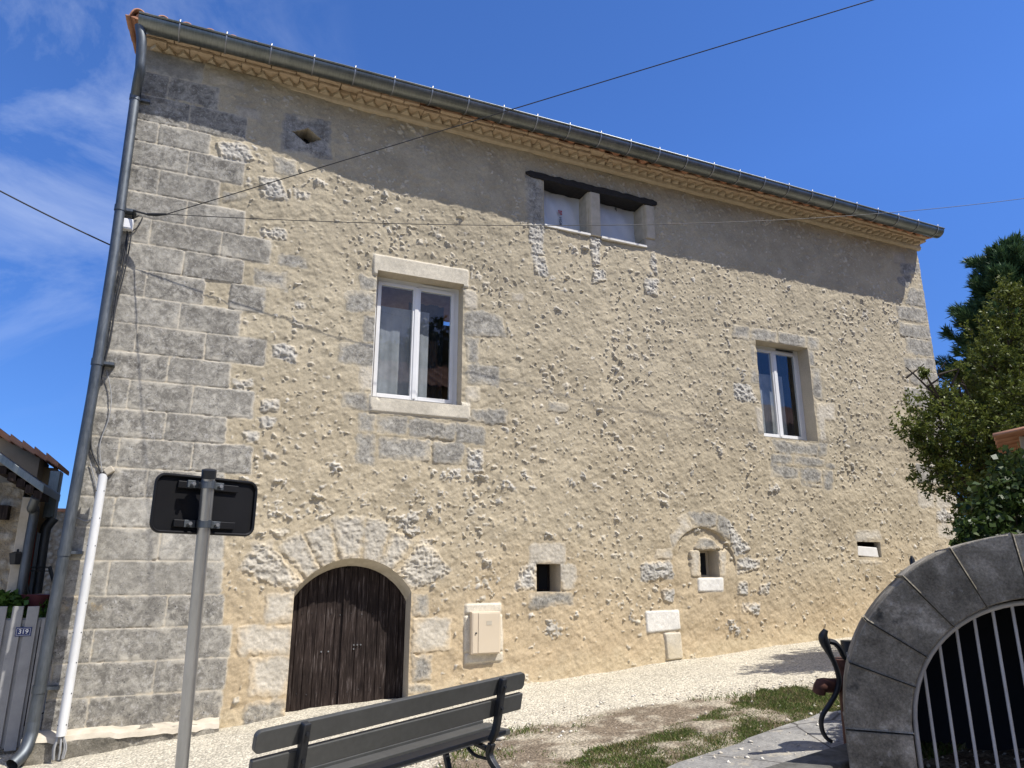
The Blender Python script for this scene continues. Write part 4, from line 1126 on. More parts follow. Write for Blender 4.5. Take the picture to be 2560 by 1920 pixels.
def gutter_line(t):                    # centre of the gutter, t = 0 left .. 1 right
    x = -1.25+(12.35+1.25)*t
    return x, -0.40-0.15*min(1, t*2.2+0.0)**0.8*0.75-0.03*t, 6.350-0.045*t
GR = 0.13
def build_eaves(house):
    x0, x1 = XL-.02, 12.5
    # cornice: band, saw-tooth course, two oversailing brick courses
    m = MB()
    def strip(nm, prof, mt, seed, jig=0.006, step=0.06, ragged=0.0, xs0=x0, xs1=x1):
        n = int((xs1-xs0)/step); V = []; F = []; k_ = len(prof)
        rs = np.random.RandomState(seed)
        xs = np.linspace(xs0, xs1, n+1)
        jy = fbm(xs, xs*0, 0.35, 3, seed); jz = fbm(xs, xs*0+3, 0.25, 3, seed+5)
        for i, x in enumerate(xs):
            for (y, z) in prof: V.append((x, y+jig*jy[i]-(ragged*rs.rand() if y < -0.05 else 0), z+jig*0.6*jz[i]))
        for i in range(n):
            for j in range(k_-1): a = i*k_+j; F.append((a, a+k_, a+k_+1, a+1))
        F.append(tuple(range(k_))); F.append(tuple(n*k_+j for j in range(k_))[::-1])
        b = MB(); b.add(V, F); return b
    strip('', [(-.0, 6.16), (-.035, 6.165), (-.06, 6.19), (-.065, 6.232), (-.03, 6.236), (0.1, 6.236)], None, 3, jig=0.006).build('cornice_band', M['cornice2'], house, smooth=False)
    tb = MB(); rs = random.Random(8)
    x = x0+0.03; p = 0.158
    while x < x1-.1:
        w = p*rs.uniform(0.9, 1.0); tip = -.165+rs.uniform(-.012, .012); z0 = 6.238+rs.uniform(-.004, .004); z1 = 6.284
        c = x+p/2+rs.uniform(-.01, .01)
        tb.prism([(c-w/2, -.045, z0), (c, tip, z0), (c+w/2, -.045, z0), (c+w/2, .0, z0), (c-w/2, .0, z0)], (0, 0, z1-z0))
        x += p
    tb.build('saw_tooth_course', M['cornice2'], house, bevel=0.004, seg=1)
    bk = MB(); bk.box(x0, x1, -.05, .0, 6.236, 6.30); bk.build('cornice_back', M['cornice2'], house)
    for (y, za, zb, nm, seed) in ((-.185, 6.286, 6.322, 'brick_course', 4), (-.235, 6.326, 6.362, 'brick_course', 6)):
        bb = MB(); rs = random.Random(seed); x = x0
        while x < x1:
            L = rs.uniform(.20, .34); dy = rs.uniform(-.018, .014); dz = rs.uniform(-.005, .004)
            if rs.random() < .06: dy += .05
            bb.box(x+.004, min(x+L-.004, x1), y+dy, .0, za+dz, zb+rs.uniform(-.004, .002)); x += L
        bb.build(nm, M['cornice'], house, bevel=0.006, seg=1)
    # roof of barrel tiles
    ps = 0.262
    xs = np.arange(-1.40, 12.62, ps/14); ys = np.concatenate([[-.44], np.arange(-.43, 4.2, .06)])
    X, Y = np.meshgrid(xs, ys, indexing='ij')
    ph = ((X+1.40) % ps)/ps
    up = np.sqrt(np.clip(1-((ph-.5)/.30)**2, 0, 1))*.085
    dn = -np.sqrt(np.clip(1-((((ph+.5) % 1)-.5)/.32)**2, 0, 1))*.045
    prof = np.where(np.abs(ph-.5) < .30, up, dn)
    row = ((Y+.45) % .36)/.36
    slope = math.tan(math.radians(16))
    Zr = 6.372-0.05*(X+1.4)/14+(Y+.44)*slope+prof+.022*(1-row)+.006*fbm(X, Y, .5, 2, 33)
    V = np.stack([X.ravel(), Y.ravel(), Zr.ravel()], 1); nx, ny = X.shape
    i, j = np.meshgrid(np.arange(nx-1), np.arange(ny-1), indexing='ij'); q = i*ny+j
    F = np.stack([q, q+ny, q+ny+1, q+1], -1).reshape(-1, 4)
    r = np_mesh('roof', V, F, M['tile'], house, None, True)
    md = r.modifiers.new('thick', 'SOLIDIFY'); md.thickness = .016; md.offset = -1
    b = MB(); zr = 6.405+(4.2+.44)*slope
    b.add([(-1.4, 4.2, zr), (12.62, 4.2, zr-.05), (12.62, 8.5, zr-1.25), (-1.4, 8.5, zr-1.2)], [(0, 1, 2, 3)])
    bo = b.build('roof_back', M['tile'], house)
    # boards under the verge and eave, left cap tile
    eb = MB(); eb.hexa([(-1.36, -.40, 6.365), (12.55, -.46, 6.33), (12.55, 4.1, 7.60), (-1.36, 4.1, 7.64), (-1.36, -.40, 6.385), (12.55, -.46, 6.35), (12.55, 4.1, 7.62), (-1.36, 4.1, 7.66)])
    eb.build('eave_board', M['tile'], house)
    for xg in (XL, XR):
        gx = MB(); gx.add([(xg, 0, ZT), (xg, 4.1, 7.60), (xg, 8, ZT)], [(0, 1, 2)]); gx.build('gable', M['stone_side'], house)
    ct = MB(); c = P(366, 40, 10.3)
    n = 12; V = []; F = []
    cc = W(370, 38, -.36)
    for k in range(n+1):
        a = math.pi*k/n
        for (yy, rr) in ((-.40, .125), (.15, .105)):
            V.append((cc[0]+rr*math.cos(a), yy, cc[2]-.125+rr*math.sin(a)+(.16 if yy > 0 else 0)))
    for k in range(n): F.append((2*k, 2*k+2, 2*k+3, 2*k+1))
    F.append(tuple(2*k for k in range(n+1)))
    ct.add(V, F); ct.build('verge_tile', M['tile'], house, smooth=True)
    # gutter: half-round trough with a rolled front lip
    NS = 80; NA = 14; V = []; F = []
    for s in range(NS+1):
        x, y, z = gutter_line(s/NS)
        for a in range(NA+1):
            th = math.pi*a/NA; V.append((x, y-GR*math.cos(th), z-GR*math.sin(th)))
    for s in range(NS):
        for a in range(NA): q = s*(NA+1)+a; F.append((q, q+1, q+NA+2, q+NA+1))
    F.append(tuple(range(NA+1))); F.append(tuple(NS*(NA+1)+a for a in range(NA+1))[::-1])
    m = MB(); m.add(V, F)
    g = m.build('gutter', M['zinc'], house, smooth=True)
    g.modifiers.new('thick', 'SOLIDIFY').thickness = .003
    lp = MB(); lp.tube([(gutter_line(s/40)[0], gutter_line(s/40)[1]-GR-.004, gutter_line(s/40)[2]+.004) for s in range(41)], .012, 8); lp.build('lip', M['zinc'], g, smooth=True)
    NBR = 26
    for k in range(NBR):
        t = 0.032+k*(0.955/(NBR-1)); x, y, z = gutter_line(t)
        b = MB(); V = []; F = []
        R2 = GR+.006; w = .009
        for a in range(-1, 15):
            th = math.pi*a/14*1.02
            yy, zz = y-R2*math.cos(th)-(.006 if a < 0 else 0), z-R2*math.sin(th)+(0.012 if a < 1 else 0)
            V += [(x-w, yy, zz), (x+w, yy, zz)]
        for a in range(15): F.append((2*a, 2*a+1, 2*a+3, 2*a+2))
        b.add(V, F); o = b.build('bracket', M['strap'], g, smooth=True)
        o.modifiers.new('thick', 'SOLIDIFY').thickness = .004
    # downpipe: outlet, swan neck, collars, shoe
    k = 1.1573
    pts2 = [(302, 56, -.42), (306, 92, -.40), (303, 150, -.33), (297, 182, -.22), (293, 206, -.12)]
    path = [W(a*k, b*k, y) for a, b, y in pts2]
    low = [W(a*k, b*k, -.11) for a, b in ((292, 212), (245, 560), (200, 850), (150, 1130), (110, 1350), (72, 1560))]
    shoe = [W(66*k, 1590*k, -.13), W(52*k, 1625*k, -.20), W(26*k, 1652*k, -.30)]
    pp = MB(); pp.tube(bez(path[:3], 6)+bez(path[3:]+low[:1], 4)[0:], .056, 14); pp2 = pp
    sw = pp2.build('downpipe', M['zinc_pipe'], house, smooth=True)
    lo = MB(); lo.tube(low, .054, 14); lo.build('lower_pipe', M['zinc_pipe'], sw, smooth=True)
    sh = MB(); sh.tube(bez([low[-1]]+shoe, 6), .058, 14, cap=False); sh.build('shoe', M['zinc_pipe'], sw, smooth=True)
    def lerp_pipe(py):
        for a, b in zip(low, low[1:]):
            pa = proj(a)[1]; pb = proj(b)[1]
            if pa <= py <= pb: return a+(b-a)*((py-pa)/(pb-pa))
        return low[-1]
    for py in (212*k, 455*k, 785*k, 1195*k, 1490*k):
        c = lerp_pipe(py); cb = MB(); cb.tube([c+np.array([0, 0, .035]), c+np.array([0, 0, -.035])], .061, 14); cb.build('collar', M['zinc_pipe'], sw, smooth=True)
        cl = MB(); cl.box(c[0]+.03, c[0]+.16, c[1]-.008, c[1]+.10, c[2]-.015, c[2]+.015); cl.build('clip', M['zinc_pipe'], sw)
def proj(p):
    v = np.array(p)-CAMPOS; return 1280+FPX*(v@cR)/(v@cF), 960-FPX*(v@cU)/(v@cF)

# ------------------------------------------------------------------ cables and small fixtures on the facade
def build_fixtures():
    k = 1.1573
    # white cable guard, standing off the wall
    c = thing('cable_conduit', 'long white plastic cable guard rising beside the corner downpipe', 'conduit', tuple(W(125*k, 1635*k, -.13)))
    a = W(222*k, 1030*k, -.20); b = W(131*k, 1590*k, -.22)
    m = MB(); n = 10; V = []; F = []
    for t in np.linspace(0, 1, 12):
        p = a+(b-a)*t
        for j in range(n+1):
            th = math.pi*j/n; V.append((p[0]+.040*math.cos(th), p[1]-.045*math.sin(th), p[2]+(.03*math.sin(th) if t == 0 else 0)))
        V += [(p[0]-.040, p[1]+.04, p[2]), (p[0]+.040, p[1]+.04, p[2])]
    r = n+3
    for s in range(11):
        for j in range(n): q = s*r+j; F.append((q, q+1, q+r+1, q+r))
        F.append((s*r+n, s*r+n+1, (s+1)*r+n+1, (s+1)*r+n)); F.append((s*r+n+2, s*r, (s+1)*r, (s+1)*r+n+2))
    F.append(tuple(range(n+1)))
    m.add(V, F); m.build('cover', M['white_paint'], c, smooth=True)
    for t in np.linspace(.06, .96, 9):
        p = a+(b-a)*t
        for sgn in (-1, 1):
            s = MB(); s.tube([(p[0]+sgn*.034, p[1]-.028, p[2]), (p[0]+sgn*.034, p[1]-.018, p[2])], .006, 6); s.build('screw', M['iron'], c)
    f = MB(); d = W(124*k, 1640*k, -.22)
    for j in range(7):
        o = np.array([random.Random(j).uniform(-.04, .04), random.Random(j+9).uniform(-.03, .03), 0])
        f.tube(bez([b+o*.6, (b+d)/2+o*1.6, d+o*1.3], 5), .009, 6)
    f.build('cable_tail', M['cable_grey'], c, smooth=True)
    tp = MB(); e = a+np.array([0.02, 0, .06]); q = W(236*k, 1017*k, -.03)
    tp.obox(q, (.8, 0, .6), (0, 1, 0), (-.6, 0, .8), .045, .04, .035); tp.build('cap', M['stone_pale'], c, bevel=.01)
    # junction box and wall bracket
    j = thing('junction_box', 'small white electrical junction box high on the grey quoin stones', 'junction box', tuple(W(275*k, 486*k, -.05)))
    m = MB(); x, _, z = W(276*k, 486*k, -.05); m.box(x-.055, x+.055, -.10, -.01, z-.07, z+.06); m.build('box', M['box_plastic'], j, bevel=.008)
    m = MB(); m.box(x-.045, x+.045, -.106, -.1005, z-.055, z+.045); m.build('lid', M['box_plastic'], j, bevel=.004)
    bk = W(318*k, 463*k, -.22)
    br = thing('cable_anchor', 'black cable anchor clamp jutting from the quoins above the junction box', 'cable anchor', tuple(W(290*k, 466*k, 0)))
    m = MB(); w0 = W(288*k, 470*k, -.02); m.tube([w0, w0+np.array([.01, -.12, .03]), bk], [.014, .012, .011], 8); m.build('bracket_arm', M['iron'], br, smooth=True)
    m = MB(); m.tube([bk, bk+np.array([.09, -.03, .0]), bk+np.array([.2, -.07, .01])], [.016, .02, .012], 8); m.build('clamp', M['iron'], br, smooth=True)
    # overhead lines
    def wire(label, pts, r, sag, mt='cable'):
        a, b = np.array(pts[0]), np.array(pts[1]); path = []
        for t in np.linspace(0, 1, 40): path.append(a+(b-a)*t+np.array([0, 0, -sag*4*t*(1-t)]))
        m = MB(); m.tube(path, r, 8); o = m.build('overhead_cable', M[mt], None, smooth=True); tag(o, label, 'cable', 'overhead cables')
    e1 = bk+np.array([.2, -.07, .01])
    e2 = P(1885*k, 0, 6.5); e2 = e1+(e2-e1)*1.5
    wire('thick black overhead cable climbing from the quoins across the gutter to the top edge', (e1, e2), .0052, 0.0)
    m2 = P(2560, 472, 12.3); e3 = e1+(m2-e1)*1.15
    mid = proj((e1+e3)/2)
    wire('thin black overhead cable hanging nearly level across the facade past the attic window', (e1, e3), .0048, 0.40)
    s0 = P(0, 403*k, 8.0); s1 = W(262*k, 540*k, .1)
    wire('black overhead cable sloping down to the corner downpipe out of the open sky', (s0+(s0-s1)*1.0, s1), .009, 0.05)
    # cables running down by the pipe
    bun = thing('wall_cables', 'loose dark cables hanging down the quoins beside the downpipe', 'cables', tuple(W(270*k, 500*k, -.03)))
    runs = [([(276, 505), (268, 560), (252, 640), (240, 720), (222, 800), (205, 880), (196, 960), (214, 1010), (222, 1030)], .010, 'cable'),
            ([(285, 500), (272, 575), (250, 665), (236, 745), (214, 820), (200, 905), (190, 960)], .008, 'cable'),
            ([(230, 800), (240, 850), (236, 900), (216, 960), (221, 1025)], .005, 'cable_grey'),
            ([(308, 470), (298, 490), (280, 502)], .007, 'cable'), ([(300, 466), (276, 480), (274, 510), (262, 570)], .008, 'cable'),
            ([(195, 1000), (209, 1060), (208, 1100), (190, 1125), (165, 1118)], .006, 'cable_grey')]
    for pts, r, mt in runs:
        m = MB(); m.tube(bez([W(a_*k, b_*k, -.035) for a_, b_ in pts], 6), r, 6); m.build('cable', M[mt], bun, smooth=True)

# ------------------------------------------------------------------ road sign seen from behind
def build_sign():
    k = 1.1573
    dp = 2.85
    base = P(392*k, 1659*k, dp)
    top = P(452*k, 1017*k, dp)
    # vertical post: take the plan position from the middle of the visible length
    midp = P(424*k, 1330*k, dp); 
    ptop = np.array([midp[0], midp[1], 0]) 
    lean = (top-base)/np.linalg.norm(top-base)
    lo = base+lean*(-1.2)
    gz = float(ground_z(lo[0], lo[1]))
    s = thing('road_sign', 'road sign seen from behind, black rounded panel clamped to a grey tubular post', 'road sign', (lo[0], lo[1], gz))
    R = .025
    m = MB(); m.tube([base+lean*((gz-.1-base[2])/lean[2]), top], R, 24); m.build('post', M['galv'], s, smooth=True)
    m = MB(); m.tube([top-lean*.03, top+lean*.004, top+lean*.006], [R+.003, R+.003, R-.004], 24); m.build('post_cap', M['iron'], s, smooth=True)
    d = np.array([.906, .42, 0.0]); nrm = np.array([-.42, .906, 0.0]); up = np.array([0, 0, 1.0])
    # panel corners: intersect the pixel rays with the plane behind the post
    pc = P(441*k, 1090*k, dp)+nrm*.045
    def onp(px, py):
        r = ray(px*k, py*k); t = ((pc-CAMPOS)@nrm)/(r@nrm); return CAMPOS+r*t
    cs = [onp(326, 1150), onp(546, 1155), onp(551, 1042), onp(333, 1024)]
    q = [((c-pc)@d, (c-pc)[2]) for c in cs]
    u0, u1 = (q[0][0]+q[3][0])/2, (q[1][0]+q[2][0])/2; z0, z1 = (q[0][1]+q[1][1])/2, (q[2][1]+q[3][1])/2
    rr = .035; poly = []
    for cx, cz, a0 in ((u1-rr, z1-rr, 0), (u0+rr, z1-rr, 90), (u0+rr, z0+rr, 180), (u1-rr, z0+rr, 270)):
        for t in range(7):
            a = math.radians(a0+15*t); poly.append(pc+d*(cx+rr*math.cos(a))+up*(cz+rr*math.sin(a)))
    m = MB(); m.prism(poly, nrm*.003); pn = m.build('panel', M['sign_back'], s)
    # folded rim
    m = MB(); cl = poly+[poly[0]]; m.tube([p-nrm*.008 for p in cl], .006, 6, cap=False); m.build('rim', M['sign_back'], pn, smooth=True)
    H = z1-z0
    for zz in (z1-.035, z0+.035):
        cc = pc+up*zz
        m = MB(); m.obox(cc-nrm*.007+d*(u0+u1)/2, d, nrm, up, (u1-u0)*.30, .007, .014); m.build('rail', M['sign_back'], s, bevel=.002)
        pcn = base+lean*((cc[2]-base[2])/lean[2])
        m = MB(); m.tube([pcn-up*.016, pcn+up*.016], R+.004, 24); 
        m.obox(pcn+nrm*.02+d*.052, d, nrm, up, .022, .006, .014); m.obox(pcn+nrm*.02-d*.052, d, nrm, up, .022, .006, .014)
        cp = m.build('clamp', M['zinc_pipe'], s, bevel=.001)
        for sg in (-1, 1):
            m = MB(); c0 = pcn+nrm*.016+d*.056*sg; m.tube([c0-nrm*.018, c0+nrm*.01], .008, 6); m.build('bolt', M['strap'], cp)

# ------------------------------------------------------------------ bench seen from behind
def build_bench():
    z7 = lambda a, b: (560+a*.3737, 1300+b*.3737)
    A = P(*z7(212, 1415), 3.30); B = P(*z7(2008, 1015), 4.62)
    ax = (B-A); L = np.linalg.norm(ax); ax = ax/L
    fw = np.array([-ax[1], ax[0], 0]); fw = fw/np.linalg.norm(fw)        # towards the house (seat side)
    up = np.cross(ax, fw)
    bk = (up*0.97-fw*0.24)                                                # back slats lean towards the viewer at the top
    bk = bk/np.linalg.norm(bk); bn = np.cross(ax, bk)
    c = (A+B)/2
    g = thing('park_bench', 'dark grey slatted park bench with cast iron legs, seen from behind', 'bench', tuple(c-up*.82))
    hl = L/2
    def slat(center, un, vn, hw, ht, rnd):
        # board with rounded ends: outline in (ax, vn), thickness along un
        poly = []
        r = hw*rnd
        for (sx, sy, a0) in ((1, 1, 0), (-1, 1, 90), (-1, -1, 180), (1, -1, 270)):
            for t in range(6):
                a = math.radians(a0+18*t)
                poly.append(center+ax*(sx*(hl-r)+r*math.cos(a))+vn*(sy*(hw-r)+r*math.sin(a))-un*ht)
        m = MB(); m.prism(poly, un*2*ht); return m.build('slat', M['bench_slat'], g, bevel=.004)
    W2 = .052
    slat(c-bk*W2, bn, bk, W2, .016, .55)
    slat(c-bk*(W2*3+.028), bn, bk, W2, .016, .12)
    seat0 = c-bk*(.39)+fw*.045-up*.0
    for i in range(3):
        slat(seat0+fw*(.055+i*.125)+up*(.012*i), up, fw, .054, .016, .12)
    # cast iron ends
    for s in (-1, 1):
        off = ax*s*(hl-.245*L/1.9)
        o = c+off
        back = [o+bk*.008-bn*.034*(1 if (bn@fw) > 0 else -1), o-bk*.10-fw*.03, o-bk*.30-fw*.03, o-bk*.40-fw*.01]
        back = [o+bk*.0-fw*.042, o-bk*.12-fw*.042, o-bk*.30-fw*.040, o-bk*.39-fw*.012]
        kn = o-bk*.44+fw*.01
        rear = [o-bk*.40-fw*.02, o-bk*.50-fw*.035, o-up*.66-fw*.13+ax*0, o-up*.80-fw*.22]
        front = [seat0+off+fw*.33-up*.03, seat0+off+fw*.37-up*.12, seat0+off+fw*.33-up*.28, seat0+off+fw*.36-up*.43]
        rail = [kn, seat0+off+fw*.10-up*.03, seat0+off+fw*.22-up*.022, seat0+off+fw*.34-up*.03]
        arc = [rear[1], seat0+off+fw*.10-up*.10, seat0+off+fw*.20-up*.035]
        m = MB()
        def bar(pts, hw, ht):
            pth = bez(pts, 8); n = len(pth); V = []; F = []
            for i, p in enumerate(pth):
                t = pth[min(i+1, n-1)]-pth[max(i-1, 0)]; t = t/np.linalg.norm(t); w = np.cross(ax, t); w = w/np.linalg.norm(w)
                for a_, b_ in ((-1, -1), (1, -1), (1, 1), (-1, 1)): V.append(p+ax*hw*a_+w*ht*b_)
                if i:
                    for j in range(4): F.append(((i-1)*4+j, (i-1)*4+(j+1) % 4, i*4+(j+1) % 4, i*4+j))
            F.append((3, 2, 1, 0)); F.append(tuple((n-1)*4+j for j in range(4)))
            m.add(V, F)
        bar(back, .020, .021); bar(rear, .020, .020); bar(front, .018, .017); bar(rail, .017, .014); bar(arc, .012, .009)
        e = m.build('end_frame', M['iron'], g, bevel=.007)
        for q in (o-bk*W2, o-bk*(W2*3+.028)):
            b = MB(); b.tube([q-fw*.075, q-fw*.055], .010, 10); b.build('bolt', M['iron'], e, smooth=True)

# ------------------------------------------------------------------ well house arch and hand pump
def build_arch():
    dist = 3.70
    C0 = P(2688, 1866, dist)
    az = math.atan2(C0[1]-CAMPOS[1], C0[0]-CAMPOS[0])
    yaw = math.radians(13)
    nx_, ny_ = -math.cos(az), -math.sin(az)
    rt = np.array([-ny_, nx_, 0.0])     # to the viewer's right
    if (rt @ cR) < 0: rt = -rt
    n0 = np.array([nx_, ny_, 0.0])
    nrm = n0*math.cos(yaw)+rt*math.sin(yaw)
    u = np.array([-nrm[1], nrm[0], 0.0]);
    if (u @ cR) < 0: u = -u
    up = np.array([0, 0, 1.0])
    Ro, Ri = 1.09, 0.745
    gz = -1.75
    a = thing('well_house', 'weathered grey stone arch over a dark well opening with white barred grille', 'well house', (C0[0], C0[1], gz))
    def pt(r, th, d=0.0): return C0+u*(r*math.cos(th))+up*(r*math.sin(th))-nrm*d
    angs = [180, 160.5, 146.5, 129, 113, 96, 78, 60, 42, 24, 0]
    rs = random.Random(4)
    T = .55
    for i in range(len(angs)-1):
        t0, t1 = math.radians(angs[i])-.004, math.radians(angs[i+1])+.004
        n = 6; V = []; F = []
        jr = rs.uniform(-.008, .008)
        pf = -rs.uniform(0, .008)
        ths = np.linspace(t0, t1, n)
        for th in ths: V += [pt(Ri, th, pf), pt(Ro+jr, th, pf), pt(Ro+jr, th, T), pt(Ri, th, T)]
        for k in range(n-1):
            for j in range(4): F.append((k*4+j, k*4+(j+1) % 4, (k+1)*4+(j+1) % 4, (k+1)*4+j))
        F.append((0, 1, 2, 3)); F.append(tuple((n-1)*4+j for j in (3, 2, 1, 0)))
        m = MB(); m.add(V, F); m.build('voussoir', M['arch_stone'], a, bevel=.007, seg=2)
    for s in (-1, 1):
        zt = 0
        for hgt in (.40, .45):
            m = MB(); x0, x1 = sorted((s*Ri, s*Ro))
            p = [C0+u*x0+up*(zt-hgt+.006), C0+u*x1+up*(zt-hgt+.006)]
            m.hexa([p[0], p[1], p[1]-nrm*T, p[0]-nrm*T]+[q+up*(hgt-.012) for q in (p[0], p[1], p[1]-nrm*T, p[0]-nrm*T)])
            m.build('jamb_stone', M['arch_stone'], a, bevel=.007, seg=2); zt -= hgt
    # mortar core behind the joints
    n = 40; V = []; F = []
    for k in range(n+1):
        th = math.pi*(1-k/n); V += [pt(Ri+.010, th, .010), pt(Ro-.010, th, .010), pt(Ro-.010, th, T-.010), pt(Ri+.010, th, T-.010)]
    for k in range(n):
        for j in range(4): F.append((k*4+j, k*4+(j+1) % 4, (k+1)*4+(j+1) % 4, (k+1)*4+j))
    m = MB(); m.add(V, F); m.build('joint_mortar', M['joint'], a, smooth=True)
    # dark chamber behind
    m = MB(); V = []; F = []
    for k in range(n+1):
        th = math.pi*(1-k/n)
        V += [pt(Ri+.03, th, .30), pt(Ri+.03, th, 1.5)]
        if k: F.append((2*k-2, 2*k, 2*k+1, 2*k-1))
    V += [C0-u*(Ri+.03)-up*.9-nrm*.30, C0-u*(Ri+.03)-up*.9-nrm*1.5, C0+u*(Ri+.03)-up*.9-nrm*.30, C0+u*(Ri+.03)-up*.9-nrm*1.5]
    b = 2*(n+1); F += [(b, 0, 1, b+1), (2*n, b+2, b+3, 2*n+1), (b, b+1, b+3, b+2)]
    F.append(tuple([b+1]+[2*k+1 for k in range(n+1)]+[b+3]))
    m.add(V, F); m.build('chamber', M['dark_void'], a)
    # grille: rim bar plus uprights
    g = MB(); rim = [pt(Ri-.03, math.radians(t), .16) for t in range(180, -1, -5)]
    rim = [C0-u*(Ri-.03)-up*.85-nrm*.16]+rim+[C0+u*(Ri-.03)-up*.85-nrm*.16]
    g.tube(rim, .014, 10); go = g.build('grille', M['bar_paint'], a, smooth=True)
    x = -Ri+.115
    while x < Ri-.05:
        zt = math.sqrt(max(0, (Ri-.035)**2-x*x)); m = MB()
        m.tube([C0+u*x-up*.85-nrm*.16, C0+u*x+up*zt-nrm*.16], .0088, 8); m.build('grille_bar', M['bar_paint'], go, smooth=True)
        x += .098
    # moss tufts in the joints
    # hand pump standing behind the arch
    z9 = lambda a_, b_: (1760+a_*.398, 1260+b_*.398)
    D = 5.3
    hp = [(765, 790), (748, 838), (775, 910), (815, 990), (840, 1060), (848, 1120), (830, 1185), (790, 1255), (748, 1320), (736, 1372), (746, 1430), (775, 1475), (803, 1492)]
    body = P(*z9(915, 1200), D)
    p = thing('hand_pump', 'old iron village hand pump with a curved black lever beside the stone arch', 'hand pump', (body[0], body[1], -1.35))
    m = MB(); pth = bez([P(*z9(a_, b_), D-.12) for a_, b_ in hp], 6); n = len(pth)
    m.tube(pth, [.013+.020*math.exp(-((i/n-.10)/.085)**2)+.006*math.sin(math.pi*i/n) for i in range(n)], 10); m.build('lever', M['iron'], p, smooth=True)
    m = MB(); m.tube(bez([P(*z9(a_, b_), D-.08) for a_, b_ in ((785, 862), (820, 872), (852, 905), (878, 955), (900, 975))], 5), .021, 8); m.build('lever_arm', M['iron'], p, smooth=True)
    m = MB(); c = P(*z9(925, 1000), D); bz_ = -1.4
    m.tube([(c[0], c[1], bz_), (c[0], c[1], bz_+.08), (c[0], c[1], c[2]-.02)], [.15, .115, .105], 20); m.tube([(c[0], c[1], c[2]-.02), (c[0], c[1], c[2]+.03)], .135, 20)
    m.build('body', M['rust'], p, smooth=True)
    m = MB(); e0 = P(*z9(900, 1135), D); m.tube(bez([e0, P(*z9(800, 1140), D-.05), P(*z9(735, 1140), D-.1), P(*z9(722, 1185), D-.1)], 5), [.05]*11+[.045]*5, 12); m.build('spout', M['rust'], p, smooth=True)
    m = MB(); m.tube([(c[0], c[1], c[2]+.02), (c[0], c[1], c[2]+.16)], .06, 12); m.build('head', M['iron'], p, smooth=True)
    r0 = P(*z9(1303, 325), 5.6); m = MB(); m.tube([(r0[0], r0[1], -1.3), (r0[0], r0[1], r0[2]-.03), tuple(r0)], [.02, .02, .006], 8)
    o = m.build('iron_rod', M['iron'], None, smooth=True); tag(o, 'upright pointed black iron rod poking up behind the stone arch', 'rod')
    return C0, u, nrm

# slab beside the well and the low kerb in front of it
_z9 = lambda a_, b_: (1760+a_*.398, 1260+b_*.398)
SLAB_PX = [(2130, 1790), (2050, 1800), (1700, 1925), (1560, 2010), (2130, 2010), (2330, 1800)]
SLAB_P = [gp(*q) for q in SLAB_PX]
SLAB_XY = [(p[0], p[1]) for p in SLAB_P]
SLAB_C = np.mean(np.array(SLAB_XY), 0)
_ar = sum(a[0]*b[1]-b[0]*a[1] for a, b in zip(SLAB_XY, SLAB_XY[1:]+SLAB_XY[:1]))
SLAB_SGN = 1 if _ar > 0 else -1
def build_slab():
    # rectangular subdivided concrete apron following the slope
    px = [(x, y) for x, y in SLAB_XY]
    m = MB(); V = []
    pts = px if SLAB_SGN > 0 else px[::-1]
    # jagged outline
    rs = random.Random(3); out = []
    for (a, b) in zip(pts, pts[1:]+pts[:1]):
        for t in np.linspace(0, 1, 12)[:-1]:
            out.append((a[0]+(b[0]-a[0])*t+rs.uniform(-.02, .02), a[1]+(b[1]-a[1])*t+rs.uniform(-.02, .02)))
    poly = [(x, y, float(ground_z(x, y))+.055) for x, y in out]
    c = (float(np.mean([p[0] for p in poly])), float(np.mean([p[1] for p in poly])))
    cz = float(ground_z(c[0], c[1]))+.055
    n = len(poly)
    V = poly+[(x, y, z-.12) for x, y, z in poly]+[(c[0], c[1], cz)]
    F = [(i, (i+1) % n, 2*n) for i in range(n)]+[(i, n+i, n+(i+1) % n, (i+1) % n) for i in range(n)]
    m.add(V, F); o = m.build('concrete_apron', M['concrete'], None); tag(o, kind='structure')
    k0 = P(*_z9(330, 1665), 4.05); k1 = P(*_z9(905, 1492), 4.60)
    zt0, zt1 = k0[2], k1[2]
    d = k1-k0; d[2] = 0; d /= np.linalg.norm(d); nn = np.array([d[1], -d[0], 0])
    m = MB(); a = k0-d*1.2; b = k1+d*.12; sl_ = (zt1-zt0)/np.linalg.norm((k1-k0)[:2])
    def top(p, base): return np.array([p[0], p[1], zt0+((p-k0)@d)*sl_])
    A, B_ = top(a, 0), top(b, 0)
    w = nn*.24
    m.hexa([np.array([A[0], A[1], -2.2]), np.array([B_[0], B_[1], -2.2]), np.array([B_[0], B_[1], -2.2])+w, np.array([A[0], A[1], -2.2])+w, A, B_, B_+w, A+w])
    o = m.build('low_wall', M['kerb_shade'], None, bevel=.015); tag(o, 'low dark stone kerb wall, colour deepened for shade, running up to the foot of the arch', 'low wall')

